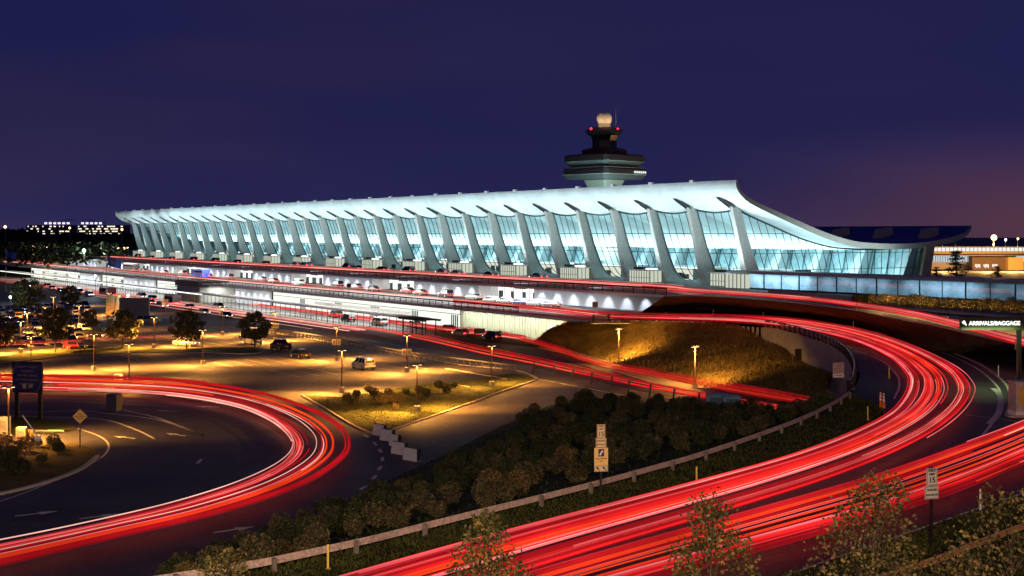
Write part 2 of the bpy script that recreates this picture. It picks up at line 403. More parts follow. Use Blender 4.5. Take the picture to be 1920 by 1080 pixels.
# gap between upper deck end and berm: sloping abutment
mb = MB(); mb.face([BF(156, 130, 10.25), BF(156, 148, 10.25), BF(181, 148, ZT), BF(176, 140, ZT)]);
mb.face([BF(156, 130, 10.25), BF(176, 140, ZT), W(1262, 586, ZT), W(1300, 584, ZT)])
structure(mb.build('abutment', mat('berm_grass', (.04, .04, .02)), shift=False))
# grass sheets
vin = [(1605, 748), (1648, 757), (1658, 778), (1600, 818), (1480, 864), (1300, 916), (1100, 966), (900, 1018), (640, 1090), (400, 1150)]
structure(poly('verge', topw[:52] + B(vin[::-1], ZT)[:] if False else [p + Vector((0, 0, .006)) for p in topw[:50]] + [p + Vector((0, 0, .006)) for p in B(vin[::-1], ZT)], darkgrass))
structure(poly('grass_bank', [Vector((x, y, z)) for x, y, z in [tuple(W(1330, 1120, ZT + .02)), tuple(W(1480, 1080, ZT + .02)), tuple(W(1600, 1040, ZT + .02)), tuple(W(1680, 1010, ZT + .02)), tuple(W(1800, 970, ZT + .02)), tuple(W(1920, 928, ZT + .02)), tuple(W(2200, 840, ZT + .02)), (120, 12, ZT + .02), (-5, 12, ZT + .02)]], grass_m))
structure(poly('lawn', [W(x, y, .10) for x, y in [(565, 741), (640, 744), (700, 735), (790, 721), (870, 714), (960, 700), (1000, 707), (1003, 713), (900, 750), (738, 805), (700, 812), (662, 797), (610, 765)]], grass_m))
structure(poly('lawn', [W(x, y, .10) for x, y in [(-120, 682), (0, 666), (110, 655), (200, 652), (240, 648), (300, 655), (340, 656), (400, 650), (480, 650), (500, 655), (470, 663), (380, 661), (240, 661), (130, 667), (50, 676), (-120, 700)]], grass_m))
structure(poly('lawn', [W(x, y, .10) for x, y in [(-80, 782), (60, 781), (120, 790), (141, 804), (100, 812), (0, 812), (-80, 812)]], grass_m))
structure(poly('lawn', [W(x, y, .10) for x, y in [(-80, 836), (40, 836), (100, 829), (150, 832), (178, 843), (183, 855), (150, 880), (80, 906), (0, 925), (-80, 940)]], drygrass))
structure(poly('median', [W(x, y, .03) for x, y in [(800, 618), (840, 622), (900, 640), (1000, 672), (1015, 680), (960, 672), (870, 652)]], drygrass))
structure(poly('footpath', [W(x, y, .05) for x, y in [(1010, 646), (1060, 654), (1100, 664), (1180, 690), (1260, 713), (1340, 733), (1330, 742), (1240, 722), (1150, 694), (1080, 668), (1020, 652)]], mat('pavement', (.22, .19, .15), .8, var=.15, scale=.5)))
# markings: one structure sheet set
mb = MB()
def line(pts, w, z=0.0, dz=.012): ribbon(mb, cat([W(x, y, z) for x, y in pts], 8) if len(pts) > 2 else [W(x, y, z) for x, y in pts], w, dz)
line([(160, 783), (210, 790), (260, 808), (290, 823)], .28)
line([(228, 768), (290, 782), (340, 800), (382, 817)], .28)
line([(150, 770), (200, 775), (290, 786), (345, 803), (382, 817)], .28)
line([(-60, 779), (60, 781), (135, 783)], .25)
line([(-60, 768), (60, 772), (150, 770)], .2)
line([(145, 803), (190, 820), (204, 838), (190, 858), (150, 880), (70, 915), (0, 940), (-60, 955)], .18)
line([(300, 737), (380, 752), (440, 762)], .25); line([(120, 752), (220, 757), (320, 762)], .2)
line([(0, 1054), (200, 1008), (420, 960)], .14)
line([(630, 800), (700, 815)], .2) if False else None
for x, y, dx, dy in [(687, 818, 5, 4), (703, 832, 4, 5), (713, 845, 2, 5), (717, 861, 0, 5), (712, 878, -3, 5), (702, 895, -4, 5), (681, 915, -8, 5), (374, 865, -6, 6)]: line([(x - dx / 1.4, y - dy / 1.4), (x + dx / 1.4, y + dy / 1.4)], .3)
# lane lines of the lower road
line([(480, 612), (560, 622), (700, 640), (790, 655)], .22, .02); line([(470, 600), (640, 618), (780, 643)], .22, .02)
line([(950, 660), (1050, 686), (1200, 722), (1400, 762)], .22, .02)
line([(440, 602), (500, 610), (620, 626)], .18, .02)
# ramp lines
line([(1600, 657), (1650, 675), (1681, 702), (1686, 725), (1676, 748)], .18, ZT)
line([(1660, 634), (1720, 645), (1775, 664), (1830, 690), (1870, 725), (1876, 755), (1862, 790), (1830, 830), (1790, 860)], .22, ZT)
line([(1862, 728), (1874, 740), (1876, 757), (1872, 775), (1855, 795)], .5, ZT, .016)
line([(1800, 663), (1920, 677)], .15, ZT); line([(1810, 778), (1870, 785), (1960, 800)], .2, ZT)
line([(1300, 1150), (1480, 1078), (1680, 1008), (1800, 966), (1940, 918)], .17, ZT, .03)
line([(1280, 918), (1400, 880), (1500, 846), (1620, 800)], .15, ZT); line([(1550, 960), (1700, 925), (1920, 862)], .15, ZT)
line([(1470, 605), (1560, 618), (1640, 638), (1700, 668)], .14, ZT)
def arrow(x, y, ang, s=1.0, z=0.0):
    c = W(x, y, z); 
    def T(u, v): 
        ca, sa = math.cos(ang), math.sin(ang); return (c.x + (u * ca - v * sa) * s, c.y + (u * sa + v * ca) * s, z + .014)
    mb.face([T(-1.8, -.18), T(.2, -.18), T(.2, .18), T(-1.8, .18)])
    mb.face([T(.2, -.6), T(1.8, 0), T(.2, .6)])
for x, y, a in [(233, 820, 2.6), (330, 815, 2.5), (313, 771, 2.8), (388, 763, 3.0), (70, 963, .6), (190, 968, .62), (312, 982, .6), (440, 993, .65), (310, 978, .6)]: arrow(x, y, a, .85)
# stalls
for ac in (153, 171, 189, 207, 225, 243, 261, 279, 297, 315):
    for k in range(48):
        D = 20 + 2.9 * k
        c = BF(ac, D, 0); px = pix(c)
        if not (-60 < px[0] < 900 and px[1] < 733): continue
        if px[1] > 690 + (px[0] - 400) * .08 or px[1] < 596 + max(0, (px[0] - 400)) * .22: continue
        if px[0] > 560 and px[1] > 712 - (px[0] - 560) * .02: continue
        ribbon(mb, [BF(ac - 5.3, D, .012), BF(ac + 5.3, D, .012)], .13)
structure(mb.build('road_markings', linep, shift=False))
mb = MB(); rs = random.Random(6)
for q_ in range(46):
    x, y = rs.uniform(30, 900), rs.uniform(700, 980); p = W(x, y, 0); a_ = rs.choice((ANG, ANG + 1.57, rs.uniform(0, 3))); pts = [p]
    for k in range(rs.randint(4, 14)): a_ += rs.gauss(0, .18); p = p + Vector((math.cos(a_), math.sin(a_), 0)) * 1.3; pts.append(p)
    if all(560 < pix(p_)[1] < 1000 for p_ in pts): ribbon(mb, pts, rs.uniform(.06, .14), .010)
for q_ in range(26):
    x, y = rs.uniform(700, 1900), rs.uniform(850, 1060); p = W(x, y, ZT); a_ = rs.uniform(.1, .6); pts = [p]
    for k in range(rs.randint(4, 12)): a_ += rs.gauss(0, .12); p = p + Vector((math.cos(a_), math.sin(a_), 0)) * 1.1; pts.append(p)
    ribbon(mb, pts, .08, .009)
structure(mb.build('tar_seams', mat('tar', (.012, .012, .013), .5, var=.2), shift=False))
# kerbs
mb = MB()
def kerb(pts, z=0.0, h=.14, w=.25):
    q = cat([W(x, y, z) for x, y in pts], 8)
    loops = []
    for i, p in enumerate(q):
        d = q[min(i + 1, len(q) - 1)] - q[max(i - 1, 0)]; d.z = 0; d.normalize(); n = Vector((-d.y, d.x, 0)) * w / 2
        loops.append([p - n, p + n, p + n + Vector((0, 0, h)), p - n + Vector((0, 0, h))])
    mb.loft(loops)
kerb([(500, 622), (560, 632), (640, 645), (760, 665), (860, 684), (960, 694), (1000, 706), (1003, 714), (960, 728), (880, 757), (740, 806)])
kerb([(740, 806), (700, 813), (662, 798), (610, 767), (566, 742)])
kerb([(-120, 700), (50, 676), (130, 667), (240, 662), (380, 662), (470, 664), (500, 656)])
kerb([(836, 692), (880, 699), (950, 712)]); kerb([(838, 720), (880, 727)])
kerb([(183, 857), (150, 882), (80, 908), (0, 928), (-80, 942)], h=.2, w=.35)
kerb([(1010, 652), (1080, 669), (1150, 695), (1240, 723), (1330, 743), (1430, 765)])
kerb([(40, 810), (120, 810)], h=.2)
kerb([(1640, 622), (1700, 637), (1775, 658), (1840, 686), (1885, 722), (1894, 755), (1888, 780), (1920, 783)], ZT)
kerb([(1775, 661), (1850, 661), (1940, 661)], ZT)
structure(mb.build('kerbs', mat('kerb_stone', (.42, .38, .32), .8, var=.15), shift=False))
# ================================================================ the terminal
A0, D0, Z0 = 177.0, 167.0, 10.3
NB = 31; SP = 12.19; AE0 = 171.0; AE1 = A0 + NB * SP + 9.5
term = thing('terminal_building', 'long white airport terminal with swooping roof and leaning concrete columns', 'terminal', tuple(BF(A0, D0, Z0)), ANG)
def L(a, D, z): return Vector((a - A0, -(D - D0), z - Z0))
PX = [(1384, 338), (1383.5, 344), (1387, 354), (1395, 363), (1408, 373), (1430, 384), (1460, 397.5), (1500, 415), (1550, 436.5), (1600, 451.5), (1640, 456), (1680, 457), (1720, 455.5), (1760, 450), (1790, 443), (1808, 436), (1817, 429), (1821, 423)]
PR = []
for x, y in PX:
    r = (x - HX) / F; D = AE0 * (SN + r * CN) / (CN - r * SN); Y = SN * D + CN * AE0; PR.append(Vector((D, 0, CAMZ - (y - HY) * Y / F)))
PRs = cat(PR, 3)
TH = 1.1
SO = []
for i, p in enumerate(PRs):
    d = PRs[min(i + 1, len(PRs) - 1)] - PRs[max(i - 1, 0)]; d.normalize()
    n = Vector((d.z, 0, -d.x))       # to the underside
    if n.z > 0: n = -n
    th = TH * min(1, .35 + .65 * min(i / 22, (len(PRs) - 1 - i) / 8))
    if i < 4: n = Vector((-.3, 0, -.2)) if False else Vector((d.z, 0, -d.x))
    SO.append(p + n * th)
def soff(D):
    best = 0
    for i in range(6, len(SO) - 1):
        if SO[i].x <= D <= SO[i + 1].x: t = (D - SO[i].x) / (SO[i + 1].x - SO[i].x); return SO[i].z + t * (SO[i + 1].z - SO[i].z)
    return SO[-1].z
SOz = soff
print('soffit', [(d, round(soff(d), 1)) for d in (160, 163, 165, 170, 180, 190, 200, 210, 217)], 'front', PRs[0], SO[0], 'rear', PRs[-1])
mb = MB()
al = [AE0]
for n in range(NB):
    for k in range(6): al.append(A0 + SP * (n + k / 6))
al += [A0 + NB * SP, AE1]
def sag(a, D):
    if a < A0 or a > A0 + NB * SP: return 0
    t = ((a - A0) / SP) % 1.0
    w = max(0, min(1, (D - 159) / 6)) * max(0, min(1, (222 - D) / 5))
    return -.6 * math.sin(math.pi * t) * w + .3 * w
loops_s = [[L(a, p.x, p.z + sag(a, p.x)) for p in SO] for a in al]
mb.loft(loops_s, 0, cap=False, closed=False)
mb.loft([[L(a, p.x, p.z) for p in PRs] for a in (AE0, AE1)], 1, cap=False, closed=False)
for a in (AE0, AE1):
    for i in range(len(PRs) - 1): mb.face([L(a, PRs[i].x, PRs[i].z), L(a, PRs[i + 1].x, PRs[i + 1].z), L(a, SO[i + 1].x, SO[i + 1].z), L(a, SO[i].x, SO[i].z)], 2)
for i in (0, -1): mb.face([L(AE0, PRs[i].x, PRs[i].z), L(AE1, PRs[i].x, PRs[i].z), L(AE1, SO[i].x, SO[i].z), L(AE0, SO[i].x, SO[i].z)], 2 if i else 0)
roof = mb.build('roof', [soffm, roofm, fascia], term, smooth=False)
FS = [(10.3, 167.1, 172.9, .85), (10.9, 166.9, 171.4, .8), (11.8, 166.6, 170.4, .74), (12.9, 166.2, 169.6, .7), (16.2, 165.3, 168.1, .6), (20.0, 164.3, 166.6, .5), (23.0, 163.5, 165.7, .44), (26.0, 162.8, 164.4, .38)]
def dback(z):
    for (z1, _, d1, _), (z2, _, d2, _) in zip(FS, FS[1:]):
        if z1 <= z <= z2: return d1 + (d2 - d1) * (z - z1) / (z2 - z1)
    return FS[-1][2]
mbc = MB()
mbc.loft([[(-h, -(f - D0), z - Z0), (h, -(f - D0), z - Z0), (h, -(b - D0), z - Z0), (-h, -(b - D0), z - Z0)] for z, f, b, h in FS])
colm = mbc.build('front_column', colconc, term)
mbr = MB()
RS = [(10.3, 214.8, 217.9, .8), (14, 215.9, 218.6, .72), (19.2, 217.4, 220, .66)]
mbr.loft([[(-h, -(f - D0), z - Z0), (h, -(f - D0), z - Z0), (h, -(b - D0), z - Z0), (-h, -(b - D0), z - Z0)] for z, f, b, h in RS])
mbr.loft([[(-1.3, -(216.3 - D0), 8.2), (1.3, -(216.3 - D0), 8.2), (1.0, -(220.5 - D0), 8.8), (-1.0, -(220.5 - D0), 8.8)], [(-1.1, -(217.2 - D0), 10.6), (1.1, -(217.2 - D0), 10.6), (.9, -(220.5 - D0), 11.1), (-.9, -(220.5 - D0), 11.1)]])
rcol = mbr.build('rear_column', fascia, term)
# slot where each column meets the roof: dark faces paint the shaded hollow
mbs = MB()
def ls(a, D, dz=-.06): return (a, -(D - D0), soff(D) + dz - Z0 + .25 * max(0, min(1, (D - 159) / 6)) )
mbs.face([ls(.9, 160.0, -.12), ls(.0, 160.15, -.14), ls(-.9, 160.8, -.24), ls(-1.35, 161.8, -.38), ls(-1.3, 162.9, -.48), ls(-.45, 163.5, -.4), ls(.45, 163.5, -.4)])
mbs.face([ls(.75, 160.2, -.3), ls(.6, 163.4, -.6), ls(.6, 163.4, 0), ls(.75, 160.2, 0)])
slot = mbs.build('column_slot_shade', darkm, term)
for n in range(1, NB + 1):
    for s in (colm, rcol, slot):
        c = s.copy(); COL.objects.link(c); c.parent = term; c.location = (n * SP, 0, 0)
# small floodlight housings on the eave
mbf = MB(); mbf.box((SP / 2, -(PRs[0].x - .3 - D0), PRs[0].z + .22 - Z0), (.9, .7, .45)); fl = mbf.build('eave_fitting', whitep, term)
for n in range(1, NB):
    c = fl.copy(); COL.objects.link(c); c.parent = term; c.location = (n * SP, 0, 0)
# front bays: glass with mullions
zl = [10.3, 10.9, 11.8, 12.9, 16.2, 20.0]
def bay():
    g = MB(); fr = MB(); N = 5
    def pt(t, z): return Vector((t * SP, -(dback(z) - .25 - D0), z - Z0))
    def ztop(t): return soff(165.4) + sag(A0 + t * SP, 165.4) + .05
    for k in range(12):
        t0, t1 = k / 12, (k + 1) / 12
        zz = zl + [22.0]
        for z1, z2 in zip(zz, zz[1:]): g.face([pt(t0, z1), pt(t1, z1), pt(t1, z2), pt(t0, z2)])
        g.face([pt(t0, 22.0), pt(t1, 22.0), pt(t1, ztop(t1)), pt(t0, ztop(t0))])
    for k in range(N + 1):
        t = .06 + .88 * k / N
        pts = [pt(t, z) for z in zl] + [pt(t, 22), pt(t, ztop(t))]
        fr.tube(pts, .17 if k in (0, N) else .10, 4)
    for z in (12.9, 16.2, 20.0): fr.tube([pt(.05, z), pt(.95, z)], .075, 4)
    fr.tube([pt(k / 12, ztop(k / 12)) for k in range(13)], .2, 4)
    return g, fr
g, fr = bay()
win = g.build('window', glass, term); frm = fr.build('window_frame', teal, win)
for n in range(1, NB):
    c = win.copy(); COL.objects.link(c); c.parent = term; c.location = (n * SP, 0, 0)
    d = frm.copy(); COL.objects.link(d); d.parent = c
# ceiling dots
mb = MB()
for n in range(NB):
    for k in range(6):
        t = .14 + .145 * k; D = 163.1 + .5 * math.sin(t * 3.14); a = A0 + SP * (n + t)
        c = L(a, D, soff(D) + sag(a, D) - .12); mb.cyl(tuple(c), .16, .06, 6)
o = mb.build('downlight', emi('downlight', (1, 1, 1), 2.2), term); o['kind'] = 'stuff'
# end walls
for aw in (A0 + .2, A0 + NB * SP - .2):
    g = MB(); fr = MB(); N = 24
    prev = None
    for k in range(N + 1):
        u = k / N; Db = 171.2 + u * (214.9 - 171.2); Dt = 165.4 + u * (217.2 - 165.4)
        zt = soff(Dt) - .05
        bot = L(aw, Db, Z0); top = L(aw, Dt, zt)
        fr.tube([bot, top], .09, 4)
        if prev: g.face([prev[0], bot, top, prev[1]])
        prev = (bot, top)
    for z in (13.0, 16.2, 20.0):
        f = lambda u: (z - Z0) / (soff(165.4 + u * 51.8) - Z0)
        pts = []
        for k in range(49):
            u = k / 48; fz = f(u)
            if fz < .995:
                Db = 171.2 + u * 43.7; Dt = 165.4 + u * 51.8; pts.append(L(aw, Db + (Dt - Db) * fz, z))
            elif pts: break
        if len(pts) > 1: fr.tube(pts, .055, 4)
    fr.tube([L(aw, 165.4 + 51.8 * k / 48, soff(165.4 + 51.8 * k / 48) - .08) for k in range(49)], .16, 4)
    ww = g.build('end_window', glass, term); fr.build('window_frame', teal, ww)
# rear wall, seen through the glass
mb = MB()
rearm = mat('rear_glazing', (.34, .52, .56), .35, var=.35, scale=.5)
mb.face([L(A0, 214.6, 10.3), L(A0 + NB * SP, 214.6, 10.3), L(A0 + NB * SP, 216.6, soff(216) + .3), L(A0, 216.6, soff(216) + .3)], 0)
for n in range(NB * 3 + 1):
    a = A0 + n * SP / 3; mb.tube([L(a, 214.3, 10.3), L(a, 216.3, soff(216))], .12, 4, 1)
for n in range(NB):
    a = A0 + n * SP; mb.loft([[L(a + 1, 211, 10.3), L(a + 4.2, 211, 10.3), L(a + 4.2, 214, 10.3), L(a + 1, 214, 10.3)], [L(a + .3, 213.5, 17), L(a + 1.8, 213.5, 17), L(a + 1.8, 215.5, 17), L(a + .3, 215.5, 17)]], 2)
mb.build('rear_wall', [rearm, teal, mat('pale_panel', (.5, .62, .64), .6, var=.1)], term)
# ticket halls inside: long counter blocks and bright fascias
mb = MB()
for n in range(0, NB, 2):
    a = A0 + n * SP + 2
    mb.loft([[L(a, 182, 10.3), L(a + 18, 182, 10.3), L(a + 18, 186, 10.3), L(a, 186, 10.3)], [L(a, 182, 12.9), L(a + 18, 182, 12.9), L(a + 18, 186, 12.9), L(a, 186, 12.9)]], n // 2 % 2)
    mb.box(tuple(L(a + 9, 181.9, 12.6)), (17, .12, .35), 0, 3)
    for k in range(7):
        mb.box(tuple(L(a + 1.5 + 2.5 * k, 176.5 + U(0, 3), 11.1)), (U(.5, 1.4), U(.5, 1), U(1.2, 1.8)), 0, 2)
mb.build('ticket_counter', [mat('counter_a', (.30, .38, .40), .5), mat('counter_b', (.42, .38, .30), .5), mat('clutter', (.08, .10, .12), .6, var=.5), emi('lit_fascia', (.9, 1, 1), 1.6)], term)
# interior area lights without fixtures, the last set added to brighten the rear wall
for i in range(8):
    a = A0 + (i + .5) * NB * SP / 8
    l = light('AREA', BF(a, 190, 13.2), 13500, (.70, .97, 1.0), shape='RECTANGLE', size=44, size_y=16); l.rotation_euler = (math.pi, 0, ANG)
for i in range(8):
    a = A0 + (i + .5) * NB * SP / 8
    l = light('AREA', BF(a, 199, 16.2), 7000, (.85, .97, 1.0), shape='RECTANGLE', size=44, size_y=5); l.rotation_euler = (0, 0, ANG)
for i in range(8):
    a = A0 + (i + .5) * NB * SP / 8
    l = light('AREA', BF(a, 203, 12.5), 3600, (.72, .95, 1.0), shape='RECTANGLE', size=44, size_y=2); aim(l, BF(0, 1, .12))
# glowing panels behind the lowest panes stand in for lit entrance lobbies
for n in range(0, NB, 2):
    mb = MB(); a = A0 + n * SP + 2.0; mb.box(tuple(L(a + 4.2, 176.5, 11.5)), (8.6, .2, 2.3), 0, 0)
    lob = mb.build('lobby_glow', emi('lobby_glow_cream', (1, .90, .72), .95), term)
    mb = MB()
    for k in range(9): mb.box(tuple(L(a + U(.5, 8), 175.6, 10.3 + .75)), (U(.25, .9), .4, U(1.0, 1.7)), 0, k % 2)
    mb.build('counter', [mat('clutter', (.08, .10, .12)), mat('clutter_red', (.16, .06, .05), .6)], lob)
# vestibules (glass entrance boxes) in front of alternate bays
vest = thing('entrance_vestibule', 'lit glass entrance box at the foot of the columns', 'vestibule', tuple(BF(226.4, 163, Z0)), ANG, 'glass entrance vestibules along the upper road')
mb = MB(); mb.box((0, 0, 2.38), (7.0, 3.8, .2)); mb.build('roof', whitep, vest)
mb = MB()
for (cx, cy, sx, sy) in [(0, 1.6, 6.4, .05), (-3.2, 0, .05, 3.2), (3.2, 0, .05, 3.2)]: mb.box((cx, cy, 1.13), (sx, sy, 2.25))
mb.build('lit_glass', emi('vest_glow', (.93, 1.0, .80), .62), vest)
mb = MB()
for k in range(9): mb.box((-3.2 + 6.4 * k / 8, 1.68, 1.13), (.09, .08, 2.26))
for k in range(4):
    for s in (-3.26, 3.26): mb.box((s, -1.5 + k, 1.13), (.08, .09, 2.26))
mb.box((0, 1.7, .9), (6.4, .05, .07)); mb.build('mullions', bronze, vest)
mb = MB(); mb.box((1.5, 0, 2.75), (3.0, 1.4, .5)); mb.build('roof_unit', bronze, vest)
mb = MB(); mb.box((-1.9, 0, 2.62), (2.4, 1.0, .25)); mb.build('floodlight', emi('flood_face', (.95, 1, 1), 3), vest)
LW = ['right next to the glass walkway', 'second from the right end', 'third from the right end', 'fourth from the right end', 'below the tower side of the roof', 'near the middle right', 'near the middle of the front', 'just left of the middle', 'fourth of the left half', 'seventh from the left end', 'sixth from the left end', 'fifth from the left end', 'fourth from the left end', 'third from the left end', 'second from the left end', 'at the far left end']
i = 0
VA = [226.4 + 24.38 * k for k in range(-2, 14)]
for k, a in enumerate(VA):
    if abs(a - 226.4) > .1: copy_tree(vest, BF(a, 163, Z0), ANG, 'glowing glass entrance box, ' + LW[k])
    else: vest['label'] = 'glowing glass entrance box, ' + LW[k]
    l = light('AREA', BF(a, 160.5, 13.2), 1500, (.80, .98, 1.0), shape='RECTANGLE', size=6, size_y=1.0)
    aim(l, BF(0, -.1, 1))
    l = light('SPOT', BF(a + 6, 134, 10.9), 27500, (.80, .97, 1.0), spot_size=1.75, spot_blend=1, shadow_soft_size=.5); aim(l, BF(0, 30, 14.5))  # added spot without a fixture, brightens the columns and roof edge
light('SPOT', BF(572, 134, 10.9), 27500, (.82, .97, 1.0), spot_size=1.75, spot_blend=1, shadow_soft_size=.5).rotation_euler = Vector(BF(-8, 30, 14.5)).to_track_quat('-Z', 'Y').to_euler()  # another added spot, no fixture, for the far end of the roof
l = light('AREA', BF(172, 158, 13.2), 1500, (.86, .98, 1.0), shape='RECTANGLE', size=6, size_y=2.0); aim(l, BF(0, .35, 1))
l = light('AREA', BF(166, 185, 14.3), 3500, (.70, .97, 1.0), shape='RECTANGLE', size=3, size_y=30); l.rotation_euler = (math.pi, 0, ANG)
# glass walkway to the right
walk = thing('glass_walkway', 'long lit glass corridor running right from the terminal corner beside the upper road', 'walkway', tuple(BF(120, 158.5, Z0)), ANG)
mb = MB(); mb.box((0, 0, 2.95), (100, 5.5, .5)); mb.build('roof', mat('walk_roof', (.42, .45, .5), .5), walk)
mb = MB(); mb.box((0, 2.3, 1.35), (99, .06, 2.7)); mb.build('glass_panels', glassmat('walk_glass', (.75, .88, .95), .12), walk)
mb = MB()
for k in range(25): mb.box((-49.5 + 99 * k / 24, 2.36, 1.35), (.16 if k % 2 == 0 else .07, .16, 2.7))
mb.box((0, 2.36, .15), (99, .14, .3)); mb.build('mullions', bronze, walk)
mb = MB(); mb.box((0, -2.2, 1.35), (99, .1, 2.7)); mb.build('back_wall', mat('walk_back', (.45, .55, .60), .5, var=.5, scale=.35), walk)
mb = MB()
for k in range(24): mb.box((-47 + 94 * k / 23, 0, 2.64), (1.2, .5, .08))
mb.build('ceiling_lights', emi('walk_lamp', (.85, .95, 1), 4), walk)
mb = MB(); mb.box((47.2, 2.9, 1.35), (5, 1.1, 2.4), 0, 0)
for k in range(6): mb.box((44.8 + k, 3.5, 1.35), (.1, .1, 2.7), 0, 1)
mb.build('entrance', [emi('vest_glow', (1, 1, 1), 1), bronze], walk)
for k in range(6): light('AREA', BF(77 + 17 * k, 158.5, 12.9), 220 + (1300 if k == 5 else 400 if k == 3 else 200 if k == 4 else 0), (.75, .9, 1), shape='RECTANGLE', size=3, size_y=14, ).rotation_euler = (0, 0, ANG + math.pi / 2)
# ---------------------------------------------------------------- mid-level and lower frontage
def rail(name, label, path, h, posts, nr, mats=bronze, topr=.09):
    o0 = path[len(path) // 2].copy(); t = thing(name, label, 'railing', tuple(o0))
    q = [p - o0 for p in path]
    mb = MB()
    for k in range(nr):
        z = h * (k + 1) / nr; mb.tube([p + Vector((0, 0, z)) for p in q], topr if k == nr - 1 else .035, 4, rv=(.13 if k == nr - 1 else .035))
    mb.build('rails', mats, t)
    pp = sorted(resample(q, posts), key=lambda p: (p + o0).y)
    mb = MB(); mb.box((0, 0, h / 2), (.1, .1, h), ANG); base = mb.build('post', mats, t); base.location = pp[0]
    for p in pp[1:100]:
        c = base.copy(); COL.objects.link(c); c.parent = t; c.location = p
    if len(pp) > 100:
        mb = MB()
        for p in pp[100:]: mb.box((p.x, p.y, p.z + h / 2), (.1, .1, h), ANG)
        stuff(mb.build('far_posts', mats, t))
    return t
rail('railing', 'dark bronze railing along the edge of the upper departures deck', [BF(a, 130.1, 10.3) for a in range(156, 601, 12)], 1.05, 160, 3, topr=.14)
rail('railing', 'dark bronze railing along the edge of the middle arrivals deck', [BF(a, 125.1, ZT) for a in range(191, 621, 12)], 1.05, 170, 3, topr=.14)
# fascia panels on the mid deck
wallm = mat('wall_grey', (.34, .36, .40), .8, var=.1, scale=.3)
glow = emi('interior_glow', (1.0, .99, .92), 2.0)
mw = thing('arrivals_wall', 'grey wall under the upper deck alternating with bright glass doorways', 'building front', tuple(BF(A0, 148, ZT)), ANG)
def LM(a, D, z): return Vector((a - A0, -(D - 148), z - ZT))
doors = [231, 283, 335, 387, 439, 491, 543]
edges = [180.5]
for d in doors: edges += [d - 11, d + 11]
edges.append(600)
mb = MB()
for k in range(0, len(edges), 2):
    a0, a1 = edges[k], edges[k + 1]
    mb.box(tuple(LM((a0 + a1) / 2, 148.3, ZT + 1.85)), (a1 - a0, .6, 3.7))
# slanting end
mb.face([LM(180.5, 147.98, ZT), LM(180.5, 147.98, 9.5), LM(171, 147.98, 9.5)])
mb.build('wall', wallm, mw)
for d in doors:
    g = MB(); g.box(tuple(LM(d, 152, ZT + 1.85)), (20, .2, 3.6), 0, 0); dg = g.build('doorway', glow, mw)
    f = MB()
    for k in range(21): f.box(tuple(LM(d - 9 + 18 * k / 20, 151.8, ZT + 1.3)), (.12, .1, 2.6))
    for k in range(4): f.box(tuple(LM(d - 7 + 4.6 * k, 151.2, ZT + .85)), (U(.6, 2), .4, 1.7))
    f.build('door_frame', teal, dg)
    s = MB(); s.box(tuple(LM(d - 7, 147.2, ZT + 3.1)), (4.2, .3, 1.0)); s.build('sign_board', bronze, mw)
    s = MB()
    for sg in (-1, 1):
        s.loft([[LM(d + sg * 11, 148, z), LM(d + sg * 9.5, 150, z), LM(d + sg * 9.3, 152, z), LM(d + sg * 11, 152, z)] for z in (ZT, 9.5)])
    s.build('door_return', whitep, mw)
lw = thing('lower_wall', 'pale fluted concrete wall of the lowest level under the arrivals deck', 'building front', tuple(BF(A0, 135, 0)), ANG)
def LL(a, D, z): return Vector((a - A0, -(D - 135), z))
flut = mat('fluted', (.50, .54, .44), .75, var=.08, scale=1)
segs = [(193.5, 228, 0), (228, 330, 2), (330, 357, 1), (357, 377, 3), (377, 407, 1), (407, 432, 2), (432, 469, 1), (469, 500, 2), (500, 530, 1), (530, 620, 2)]
for a0, a1, ty in segs:
    mb = MB()
    if ty in (0, 1):
        if ty == 0:
            n = int((a1 - a0) / .9)
            for k in range(n):
                x = a0 + (k + .5) * (a1 - a0) / n; s = (a1 - a0) / n
                mb.loft([[LL(x - s / 2, 135, z), LL(x - s / 2 + .1, 134.75, z), LL(x + s / 2 - .25, 134.75, z), LL(x + s / 2, 135, z)] for z in (0, 4.9)])
        else: mb.box(tuple(LL((a0 + a1) / 2, 135.2, 2.45)), (a1 - a0, .5, 4.9))
        mb.build('wall', flut if ty == 0 else wallm, lw)
    elif ty == 2:
        mb.box(tuple(LL((a0 + a1) / 2, 136, 2.45)), (a1 - a0, .3, 4.9)); gg = mb.build('lit_opening', emi('lower_glow', (.96, 1, .88), 1.1), lw)
        f = MB(); a = a0 + 2
        f.box(tuple(LL((a0 + a1) / 2, 135.6, 3.2)), (a1 - a0, .1, .12)); f.box(tuple(LL((a0 + a1) / 2 - 3, 135.4, 2.3)), ((a1 - a0) * .5, .1, .7), 0, 1)
        while a < a1 - 6:
            w_ = U(3, 6)
            for k in range(int(w_ / .8)): f.box(tuple(LL(a + k * .8, 135.5, 1.7)), (.25, .15, 2.6))
            a += w_ + U(9, 18)
        f.build('window_frame', [teal, mat('panel_grey', (.4, .42, .4))], gg)
    else:
        mb.box(tuple(LL((a0 + a1) / 2, 130, 2.3)), (a1 - a0, 11, 4.6)); mb.build('wall', concrete, lw)
        mb = MB(); mb.box(tuple(LL((a0 + a1) / 2, 128.5, 5.4)), (a1 - a0 + 1, 9, 1.7)); mb.build('stair_head', mat('brown_panel', (.07, .055, .055), .6), lw)
# wing wall at right end
mb = MB(); mb.loft([[LL(193.5, 135, 0), LL(193.5, 135, 4.9), LL(193.5, 135.5, 4.9), LL(193.5, 135.5, 0)], [LL(186.5, 135, 0), LL(179.5, 134, 4.9), LL(179.5, 134.6, 4.9), LL(186.5, 135.5, 0)]])
mb.build('wing_wall', flut, lw)
